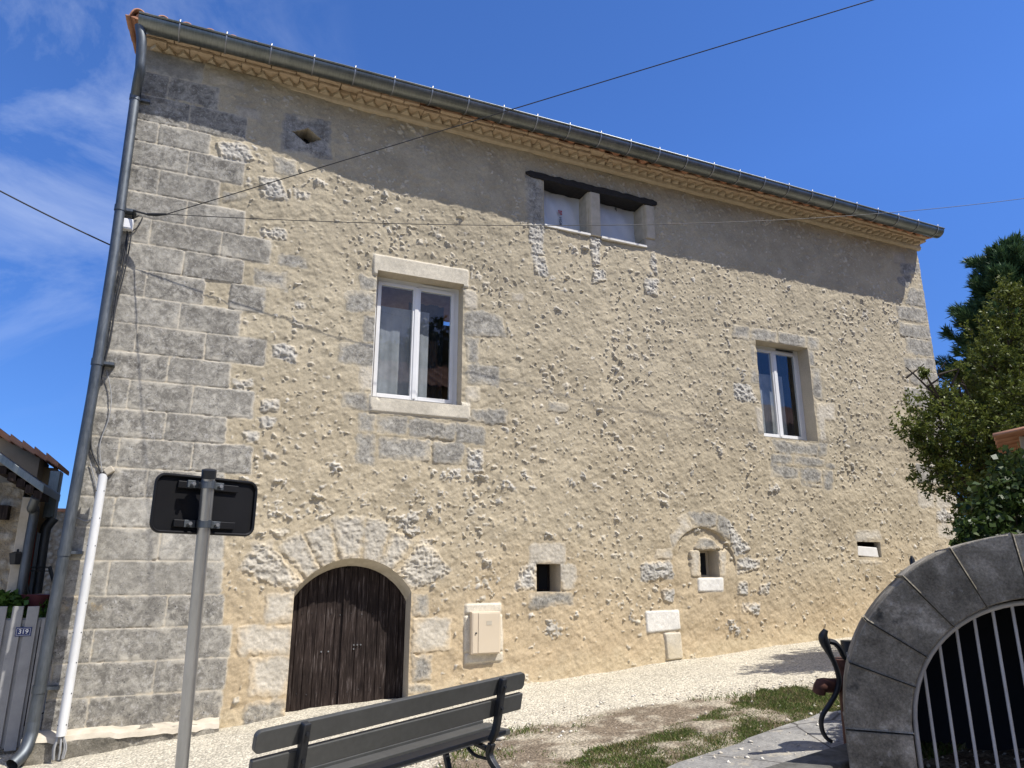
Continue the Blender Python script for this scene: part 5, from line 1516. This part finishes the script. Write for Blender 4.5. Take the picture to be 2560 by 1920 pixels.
# ------------------------------------------------------------------ vegetation
def leaf_mesh(name, Pn, D, N, ln, wd, col, material, parent, fold=0.18):
    """diamond leaves: Pn base points, D direction, N side vector"""
    n = len(Pn); S = np.cross(D, N); S /= np.linalg.norm(S, axis=1)[:, None]+1e-9
    V = np.zeros((n, 4, 3))
    ln = ln[:, None]; wd = wd[:, None]
    V[:, 0] = Pn; V[:, 1] = Pn+D*ln*.5+S*wd+N*ln*fold*.5; V[:, 2] = Pn+D*ln; V[:, 3] = Pn+D*ln*.5-S*wd+N*ln*fold*.5
    F = np.arange(n*4).reshape(n, 4)
    C = np.repeat(np.concatenate([col, np.ones((n, 1))], 1), 4, 0)
    return np_mesh(name, V.reshape(-1, 3), F, material, parent, C)
def unit(v): return v/(np.linalg.norm(v, axis=-1, keepdims=True)+1e-9)
def build_conifer():
    rs = np.random.RandomState(21)
    base = P(2640, 1300, 17.5); bx, by = base[0], base[1]; gz = float(ground_z(bx, by))
    topz = P(2600, 585, 17.5)[2]+.4
    t = thing('cypress_tree', 'tall dark green cypress with feathery upswept sprays right of the house', 'tree', (bx, by, gz))
    m = MB(); m.tube([(bx, by, gz-.2), (bx+.05, by, gz+2), (bx, by+.05, gz+4.5), (bx, by, topz-.4)], [.26, .2, .12, .03], 10)
    Ps, Ds, Ls, Ws, Cs = [], [], [], [], []
    H = topz-gz
    for k in range(300):
        f = rs.rand()**0.8; z = gz+.9+(H-1.1)*f
        L = (0.3+2.75*(1-f)**0.62)*rs.uniform(.62, 1.15)
        a = rs.uniform(0, 2*np.pi); el = rs.uniform(.05, .55)+.5*f
        d0 = np.array([math.cos(a)*math.cos(el), math.sin(a)*math.cos(el), math.sin(el)])
        p0 = np.array([bx, by, z])
        m.tube([p0, p0+d0*L*.55, p0+d0*L*.95+np.array([0, 0, .05])], [.02*(1-f)+.008, .01, .004], 5)
        ns = int(70*L)+14
        s = rs.uniform(.22, 1.0, ns)**.8
        side = unit(rs.normal(0, 1, (ns, 3)))
        pts = p0+d0*(s*L)[:, None]+side*(rs.uniform(0, .30, ns)*(1.15-s*.95))[:, None]+np.array([0, 0, .05])*(s**2)[:, None]
        dd = unit(d0+side*rs.uniform(.25, .8, ns)[:, None]+np.array([0, 0, .22]))
        nf = 6
        for j in range(nf):
            Ps.append(pts+dd*(.02*j)); Ds.append(unit(dd+rs.normal(0, .30, (ns, 3))))
            Ls.append(rs.uniform(.11, .26, ns)*(1.1-.02*j)); Ws.append(rs.uniform(.009, .016, ns))
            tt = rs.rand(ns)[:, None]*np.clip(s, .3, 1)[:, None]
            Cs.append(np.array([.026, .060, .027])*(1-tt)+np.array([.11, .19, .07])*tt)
    m.build('trunk', M['bark'], t, smooth=True)
    Pn, D, ln, wd, col = (np.concatenate(q) for q in (Ps, Ds, Ls, Ws, Cs))
    N = unit(np.cross(D, rs.normal(0, 1, D.shape)))
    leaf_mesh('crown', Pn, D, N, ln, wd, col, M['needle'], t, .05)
def build_bay():
    rs = np.random.RandomState(33)
    c = P(2560, 1150, 7.7); gz = float(ground_z(c[0], c[1])); tr = P(2620, 1300, 9.5); 
    t = thing('bay_tree', 'bushy evergreen tree with small glossy leaves overhanging the stone arch', 'tree', (tr[0], tr[1], gz))
    # lumps of foliage given by their place in the picture and their own distance
    lumps = [(2340, 1060, 7.4, .42), (2285, 1075, 7.3, .22), (2350, 1000, 7.5, .24), (2430, 1090, 7.5, .5), (2420, 1210, 7.3, .40), (2340, 1180, 7.3, .26), (2480, 980, 7.8, .50), (2520, 850, 7.9, .46), (2550, 770, 8.0, .34),
             (2570, 930, 8.2, .6), (2600, 1080, 7.9, .65), (2540, 1200, 7.7, .5), (2680, 900, 8.1, .7), (2700, 1100, 8.2, .8), (2450, 1290, 7.2, .33), (2520, 730, 8.1, .20), (2610, 730, 8.1, .30), (2330, 1120, 7.3, .2), (2640, 1280, 8.0, .6), (2395, 930, 7.5, .12), (2310, 930, 7.2, .06), (2560, 1010, 7.4, .45), (2500, 1100, 7.3, .4), (2480, 890, 7.7, .25)]
    m = MB(); root = np.array([tr[0], tr[1], gz-.1]); fork = np.array([tr[0], tr[1], gz+1.1])
    m.tube([root, (root+fork)/2+np.array([.05, 0, 0]), fork], [.13, .11, .09], 10)
    Ps, Ds, Cs, Ls = [], [], [], []
    for (px, py, dp, r) in lumps:
        dp *= 1.17; r *= 1.17
        c = P(px, py, dp)
        mid = (fork+c)/2+rs.normal(0, .1, 3)
        m.tube(bez([fork, mid, c], 4), list(np.linspace(.05, .012, 9)), 6)
        nt = int(110*(r/.4)**2)+10
        dirs = unit(rs.normal(0, 1, (nt, 3))); rad = r*rs.uniform(.45, 1.12, nt)
        tips = c+dirs*rad[:, None]*np.array([1, 1, .95])
        for tp, dr in zip(tips, dirs):
            td = unit(dr+np.array([0, 0, .45])+rs.normal(0, .35, 3))
            if rs.rand() < .3: m.tube([tp-td*.16, tp], [.004, .002], 4)
            nl = rs.randint(12, 22)
            s = rs.uniform(0, 1, nl)
            base = tp-td*.13*(1-s)[:, None]
            side = unit(rs.normal(0, 1, (nl, 3))); side = unit(side-td*(side@td)[:, None])
            dd = unit(td*rs.uniform(.35, 1.0, nl)[:, None]+side)
            Ps.append(base); Ds.append(dd); Ls.append(rs.uniform(.03, .062, nl))
            tt = np.clip(rs.rand(nl)*.75+(.25 if tp[2] > c[2] else 0), 0, 1)[:, None]  # upper leaves of each lump coloured lighter, as if sunlit
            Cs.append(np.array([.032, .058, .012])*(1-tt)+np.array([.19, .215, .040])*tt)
    # bare dead twigs against the sky
    dead = [((2400, 1010), (2375, 960), (2345, 935), (2365, 905)), ((2380, 960), (2395, 930), (2397, 920)), ((2345, 937), (2375, 928), (2397, 922)), ((2320, 965), (2345, 948), (2360, 930)), ((2350, 1000), (2300, 950), (2265, 918)), ((2265, 945), (2285, 930), (2310, 910)), ((2405, 1000), (2398, 960), (2415, 965))]
    for q in dead:
        m.tube(bez([P(x, y, 8.7) for x, y in q], 4), list(np.linspace(.016, .006, 4*(len(q)-1)+1)), 6)
    m.build('trunk', M['bark'], t, smooth=True)
    Pn, D, col, ln = (np.concatenate(q) for q in (Ps, Ds, Cs, Ls))
    N = unit(np.cross(D, rs.normal(0, 1, D.shape))); N[:, 2] = np.abs(N[:, 2])
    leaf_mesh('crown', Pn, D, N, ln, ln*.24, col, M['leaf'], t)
def build_vine():
    rs = np.random.RandomState(8)
    c = P(2500, 1300, 5.6)
    t = thing('climbing_vine', 'dark climbing vine with broad leaves hanging behind the top of the arch', 'vine', (c[0], c[1], -1.3))
    Ps, Ds, Ls, Cs = [], [], [], []
    m = MB()
    for (px, py, dp, r) in ((2540, 1180, 5.7, .22), (2500, 1240, 5.6, .2), (2460, 1290, 5.5, .16), (2430, 1330, 5.4, .11), (2540, 1290, 5.5, .22), (2590, 1250, 5.7, .25), (2600, 1330, 5.5, .25), (2490, 1340, 5.4, .13), (2405, 1362, 5.35, .06)):
        c = P(px, py, dp); n = int(1500*r)+30
        dirs = unit(rs.normal(0, 1, (n, 3))); p = c+dirs*(r*rs.uniform(.3, 1.05, n))[:, None]
        Ps.append(p); Ds.append(unit(dirs*.6+rs.normal(0, .5, (n, 3))+np.array([0, 0, -.7]))); Ls.append(rs.uniform(.035, .075, n))
        tt = rs.rand(n)[:, None]; Cs.append(np.array([.018, .038, .010])*(1-tt)+np.array([.070, .105, .022])*tt)
        m.tube([c+np.array([0, .1, -.9]), c+np.array([.05, .05, -.3]), c], [.02, .012, .005], 6)
    m.build('stem', M['bark'], t, smooth=True)
    Pn, D, ln, col = (np.concatenate(q) for q in (Ps, Ds, Ls, Cs))
    N = unit(np.cross(D, rs.normal(0, 1, D.shape)))
    leaf_mesh('foliage', Pn, D, N, ln, ln*.40, col, M['ivy'], t)
def build_right_shed():
    a = P(2483, 1092, 5.9); w = P(2552, 1120, 6.0)
    s = thing('garden_shed', 'small pale outbuilding with clay tile eave at the right edge behind the arch', 'shed', (w[0]+.3, w[1]-.6, -1.2))
    d = unit(cR-0.25*np.array([cF[0], cF[1], 0])); bk = unit(np.array([w[0]-CAMPOS[0], w[1]-CAMPOS[1], 0]))
    up = np.array([0, 0, 1.0])
    b0 = np.array([w[0], w[1], 0])
    m = MB(); q4 = (b0, b0+d*1.4, b0+d*1.4+bk*.9, b0+bk*.9)
    m.hexa([q-up*1.6 for q in q4]+[q+up*(a[2]+.03) for q in q4]); m.build('wall', M['stone_pale'], s, bevel=.01)
    rise = d*1.0+up*.20
    m = MB(); n = 10
    for k in range(5):                   # rows of roof tiles climbing away from the viewer
        p0 = a+bk*(.22*k)-bk*.05+up*.0; V = []; F = []
        for j in range(n+1):
            t = math.pi*j/n
            for L in (0, 1.5): V.append(p0+rise*L*.6+bk*(.11-.11*math.cos(t))+up*(.035*math.sin(t)))
        for j in range(n): F.append((2*j, 2*j+1, 2*j+3, 2*j+2))
        m.add(V, F)
    ro = m.build('roof', M['tile'], s, smooth=True); md = ro.modifiers.new('thick', 'SOLIDIFY'); md.thickness = .02

# ------------------------------------------------------------------ left: gate, neighbours
def build_left():
    k = 1.1573
    gy = .45
    g = thing('garden_gate', 'grey painted board gate with chipped paint left of the downpipe', 'gate', tuple(W(60*k, 1620*k, gy)))
    z6 = lambda a, b: (a*.434, 1200+b*.434)
    bt = float(W(*z6(100, 1556), gy)[2])
    rs = random.Random(1)
    for (x0, x1, zt) in ((-120, -70, 735), (-55, -10, 732), (-2, 45, 728), (76, 140, 728), (162, 230, 728), (240, 275, 800), (283, 330, 806), (338, 400, 812), (404, 450, 815)):
        dx = 0
        p = W(*z6(x0, zt), gy); q = W(*z6(x1, zt), gy)
        yy = gy if zt < 760 else gy+.03
        m = MB(); z0 = bt+rs.uniform(-.01, .01)
        m.box(p[0], q[0], yy-.012, yy+.012, z0, p[2]); m.build('board', M['gate'], g, bevel=.004)
    q0 = W(*z6(-130, 812), gy); q1 = W(*z6(232, 812), gy); m = MB(); m.box(q0[0], q1[0], gy+.0165, gy+.034, bt+.02, q0[2]); m.build('backing_panel', M['gate'], g)
    for zz in (wz(0, 1200, .434, [(150, 820)], gy)[0][1], wz(0, 1200, .434, [(150, 1450)], gy)[0][1]):
        m = MB(); m.box(W(*z6(-130, 800), gy)[0], -1.0, gy+.036, gy+.07, zz-.05, zz+.04); m.build('rail', M['gate'], g)
    h = W(*z6(225, 1400), gy-.03); m = MB()
    m.tube(bez([h+np.array([.05, 0, .1]), h+np.array([-.03, -.02, .07]), h+np.array([-.05, -.02, 0]), h+np.array([-.01, -.02, -.08]), h+np.array([.05, 0, -.09])], 5), .008, 6); m.build('handle', M['iron'], g, smooth=True)
    # number plate
    c0 = W(*z6(135, 874), gy-.013); a = W(*z6(88, 874), gy-.013); b_ = W(*z6(182, 874), gy-.013); t = W(*z6(135, 848), gy-.013); bo = W(*z6(135, 901), gy-.013)
    hw, hh = (b_[0]-a[0])/2, (t[2]-bo[2])/2
    n = thing('house_number_plate', 'small blue enamel house number plate screwed to the grey gate', 'number plate', tuple(c0))
    m = MB(); m.box(c0[0]-hw, c0[0]+hw, c0[1]-.004, c0[1], c0[2]-hh, c0[2]+hh); m.build('plate', M['plate'], n, bevel=.002)
    m = MB(); y0, y1 = c0[1]-.0052, c0[1]-.0042; e = .010; w = .0025
    m.box(c0[0]-hw+e, c0[0]+hw-e, y0, y1, c0[2]+hh-e-w, c0[2]+hh-e); m.box(c0[0]-hw+e, c0[0]+hw-e, y0, y1, c0[2]-hh+e, c0[2]-hh+e+w)
    m.box(c0[0]-hw+e, c0[0]-hw+e+w, y0, y1, c0[2]-hh+e+w, c0[2]+hh-e-w); m.box(c0[0]+hw-e-w, c0[0]+hw-e, y0, y1, c0[2]-hh+e+w, c0[2]+hh-e-w)
    m.build('border', M['enamel_white'], n)
    text_mesh('digits', '319', hh*1.35, basis((c0[0], c0[1]-.005, c0[2]), (1, 0, 0), (0, 0, 1), (0, -1, 0)), M['enamel_white'], n)
    # near shed on the left with metal roof edge
    z3 = lambda a, b: (a*.3013, 1050+b*.3013)
    sy = 1.2
    s = thing('lean_to_shed', 'rubble walled lean-to with a grey metal roof edge behind the gate', 'shed', tuple(W(*z3(0, 1300), sy)))
    xr = W(*z3(180, 700), sy)[0]
    m = MB(); m.box(xr-4, xr, sy, sy+.7, -2.2, W(*z3(60, 520), sy)[2]); w_ = m.build('wall', M['rubble'], s)
    m = MB(); x1 = W(*z3(250, 900), sy)[0]
    m.box(xr, x1, sy-.02, sy+.35, -2.2, W(*z3(230, 640), sy)[2]); m.build('corner_stones', M['stone_pale'], s, bevel=.01)
    r0 = W(*z3(-260, 170), sy-.45); r1 = W(*z3(358, 605), sy-.45)
    m = MB(); bk = np.array([0, 1.1, .0])
    m.hexa([r0, r1, r1+bk, r0+bk]+[q+np.array([0, 0, .09]) for q in (r0, r1, r1+bk, r0+bk)]); m.build('roof', M['zinc'], s, bevel=.005)
    m = MB()
    for t in (.45, .58, .7, .82, .93):
        p = r0+(r1-r0)*t; m.box(p[0]-.04, p[0]+.04, p[1]+.03, sy+.02, p[2]-.10, p[2]-.01)
    m.build('rafter', M['wood'], s)
    m = MB(); m.box(W(*z3(0, 720), sy)[0]-.5, W(*z3(90, 760), sy)[0], sy-.15, sy-.003, W(*z3(40, 830), sy)[2], W(*z3(40, 715), sy)[2]); m.build('lintel', M['wood'], s)
    m = MB(); e = W(*z3(300, 640), sy-.4); m.tube(bez([e, e+np.array([-.04, .1, -.12]), W(*z3(285, 760), sy-.15), W(*z3(235, 1050), sy-.15), W(*z3(170, 1460), sy-.15)], 5), .05, 10); m.build('downpipe', M['zinc_pipe'], s, smooth=True)
    lm = W(*z3(140, 1130), sy-.12)
    l_ = MB(); l_.tube([lm+np.array([0, 0, .05]), lm+np.array([0, 0, .03]), lm+np.array([0, 0, -.09])], [.03, .08, .055], 6); l_.tube([lm+np.array([-.02, .12, .0]), lm+np.array([0, 0, .07])], .012, 6)
    o = l_.build('wall_lantern', M['iron'], None); tag(o, 'small black wall lantern on the lean-to beside the downpipe', 'lantern')
    # far house with tile verge
    fy = 1.95
    f = thing('neighbour_house', 'ochre rendered neighbouring house with sloping clay tile verge at the left edge', 'house', tuple(W(*z3(200, 1300), fy)))
    rt0 = W(*z3(-400, -60), fy); rt1 = W(*z3(490, 405), fy)
    m = MB(); xr2 = W(*z3(300, 500), fy)[0]
    m.prism([(rt0[0], fy, -2.2), (xr2, fy, -2.2), (xr2, fy, rt0[2]+(rt1[2]-rt0[2])*(xr2-rt0[0])/(rt1[0]-rt0[0])+.01), (rt0[0], fy, rt0[2]+.02)], (0, .65, 0)); m.build('wall', M['stone_side'], f)
    q0 = W(*z3(300, 500), fy); q1 = W(*z3(446, 500), fy+.35); m = MB(); m.box(q0[0]-.3, q1[0], fy+.35, fy+.65, -2.2, W(*z3(400, 395), fy+.35)[2]); m.build('side_wall', M['ochre'], f)
    m = MB(); N = 9
    for q in range(N):
        a = rt0+(rt1-rt0)*(q/N); b = rt0+(rt1-rt0)*((q+1.12)/N)
        m.hexa([a+np.array([0, -.18, .02]), b+np.array([0, -.18, .0]), b+np.array([0, .7, .0]), a+np.array([0, .7, .02])]+[p+np.array([0, 0, .06]) for p in (a+np.array([0, -.18, .05]), b+np.array([0, -.18, .0]), b+np.array([0, .7, .0]), a+np.array([0, .7, .05]))])
    m.build('roof', M['tile'], f, bevel=.012)
    m = MB(); gA = W(*z3(475, 425), fy-.1); m.box(gA[0]-.07, gA[0]+.05, fy-.15, fy+.05, W(*z3(470, 820), fy)[2], gA[2]); m.build('rainwater_box', M['zinc'], f, bevel=.01)
    m = MB(); m.tube(bez([W(*z3(450, 810), fy-.1), W(*z3(400, 870), fy-.1), W(*z3(370, 950), fy-.1), W(*z3(300, 1440), fy-.1)], 5), .06, 10); m.build('downpipe', M['zinc_pipe'], f, smooth=True)
    for (a, b, zt, mt, nm) in ((282, 306, 880, 'red_wood', 'door_frame'), (308, 330, 930, 'blue_wood', 'door')):
        m = MB(); m.prism([W(*z3(a, zt), 1.6), W(*z3(b, zt+10), 1.6), W(*z3(b-75, 1450), 1.6), W(*z3(a-75, 1450), 1.6)], (0, .06, 0)); o = m.build('timber_post', M[mt], None)
        tag(o, 'red painted timber post between lean-to and courtyard' if mt == 'red_wood' else 'blue grey painted timber post beside the red one', 'post')
    # yard wall behind, with tile coping
    wy = 8.5
    a = W(*z3(330, 750), wy); b = W(*z3(620, 742), wy)
    m = thing('yard_wall', 'rough stone yard wall with tile coping closing the gap beside the house', 'wall', (a[0], wy, -2.1))
    q = MB(); q.box(a[0]-1.5, b[0]+1.5, wy, wy+.4, -2.4, a[2]-.02); q.build('masonry', M['rubble'], m)
    q = MB(); q.box(a[0]-1.5, b[0]+1.5, wy-.06, wy+.46, a[2]-.0195, a[2]+.05); q.build('coping', M['tile'], m, bevel=.01)
    # planter, bowl, drying frame
    rs_ = np.random.RandomState(5)
    for (px0, px1, py, nleaf, lab, nm) in ((-40, 235, 1545, 900, 'low green potted foliage showing over the top of the grey gate', 'potted_plant'), (330, 500, 1590, 260, 'small green plant behind the downpipe', 'garden_plant')):
        pa = W(*z3(px0, py), .95); pb = W(*z3(px1, py), .95)
        th = thing(nm, lab, 'plant', ((pa[0]+pb[0])/2, .95, -1.8))
        n = nleaf; x = rs_.uniform(pa[0], pb[0], n); y = rs_.uniform(.8, 1.15, n); z = pa[2]+rs_.uniform(-.22, .10, n)*(1+.4*np.sin(x*9))
        D = unit(rs_.normal(0, 1, (n, 3))+np.array([0, -.2, .3])); N = unit(np.cross(D, rs_.normal(0, 1, (n, 3))))
        tt = rs_.rand(n)[:, None]
        leaf_mesh('foliage', np.stack([x, y, z], 1), D, N, rs_.uniform(.05, .09, n), rs_.uniform(.02, .034, n), np.array([.03, .075, .012])*(1-tt)+np.array([.10, .19, .03])*tt, M['leaf'], th)
        pm = MB(); pm.box(pa[0]+.05, pb[0]-.05, .85, 1.1, -1.9, pa[2]-.15); pm.build('pot', M['iron'], th, bevel=.02)
    c = W(*z3(310, 1490), 1.0); m = MB(); n = 20
    m.tube([c+np.array([0, 0, -.09]), c+np.array([0, 0, .04]), c+np.array([0, 0, .055])], [.10, .155, .165], n, cap=True)
    o = m.build('plastic_bowl', M['bowl'], None, smooth=True); tag(o, 'maroon plastic bowl perched behind the gate by the downpipe', 'bowl')
    m = MB(); m.box(c[0]-.2, c[0]+.2, .9, 1.1, -1.9, c[2]-.092); o = m.build('wooden_stand', M['wood'], None, bevel=.01); tag(o, 'dark wooden stand under the maroon bowl behind the gate', 'stand')
    d = thing('drying_frame', 'grey folding drying frame with thin rails standing behind the gate', 'drying frame', tuple(W(*z3(220, 1500), 1.4)))
    m = MB(); a = W(*z3(180, 1215), 1.4); b = W(*z3(250, 1510), 1.4); m.tube([a, b+(b-a)*.9], .022, 8); m.build('leg', M['zinc_pipe'], d, smooth=True)
    m = MB(); a2 = W(*z3(410, 1215), 1.6); b2 = W(*z3(500, 1540), 1.6); m.tube([a2, b2+(b2-a2)*.8], .020, 8); m.build('leg', M['zinc_pipe'], d, smooth=True)
    for t in (.02, .12):
        m = MB(); m.tube([a+(b-a)*t, a2+(b2-a2)*t], .008, 6); m.build('rail', M['zinc_pipe'], d, smooth=True)

def build_opposite():
    # the other side of the street, behind the viewpoint: seen only in the window panes
    h = thing('opposite_house', 'tile roofed house across the street, mirrored dark in the window panes', 'house', (12, -14, -1.6))
    m = MB(); m.box(3.2, 27, -20, -12.5, -2.5, 5.9); m.build('wall', M['ochre'], h)
    n = 240; xs = np.linspace(2.9, 27.3, n); V = []; F = []
    for k, x in enumerate(xs):
        w = .05*math.cos(2*math.pi*(x-2.9)/.26)
        V += [(x, -12.1, 5.85+w), (x, -16.2, 7.75+w), (x, -20.4, 5.85+w)]
        if k: F += [(3*k-3, 3*k, 3*k+1, 3*k-2), (3*k-2, 3*k+1, 3*k+2, 3*k-1)]
    m = MB(); m.add(V, F); m.build('roof', M['tile'], h)
    m = MB(); m.box(7.0, 7.7, -16.4, -15.8, 7.4, 8.6); m.build('chimney', M['ochre'], h)
    rs = np.random.RandomState(3)
    t = thing('street_tree', 'dark rounded tree across the street, mirrored in the window panes', 'tree', (8.2, -21, -1.6))
    m = MB(); m.tube([(8.2, -22.5, -2), (8.2, -22.5, 5), (8.3, -22.5, 8.5)], [.3, .2, .08], 8); m.build('trunk', M['bark'], t, smooth=True)
    n = 9000; d = unit(rs.normal(0, 1, (n, 3))); p = np.array([8.4, -22.5, 8.2])+d*(3.0*rs.uniform(.5, 1.05, n)*(1+.25*np.sin(d[:, 0]*5)))[:, None]
    D = unit(rs.normal(0, 1, (n, 3))); N = unit(np.cross(D, rs.normal(0, 1, (n, 3)))); tt = rs.rand(n)[:, None]
    leaf_mesh('crown', p, D, N, rs.uniform(.2, .4, n), rs.uniform(.08, .14, n), np.array([.02, .035, .01])*(1-tt)+np.array([.06, .08, .02])*tt, M['leaf'], t)

build_ground()
house = build_house()
build_eaves(house)
build_fixtures()
build_sign()
build_bench()
build_slab()
build_arch()
build_grass()
build_stones()
build_conifer()
build_bay()
build_vine()
build_right_shed()
build_left()
build_opposite()
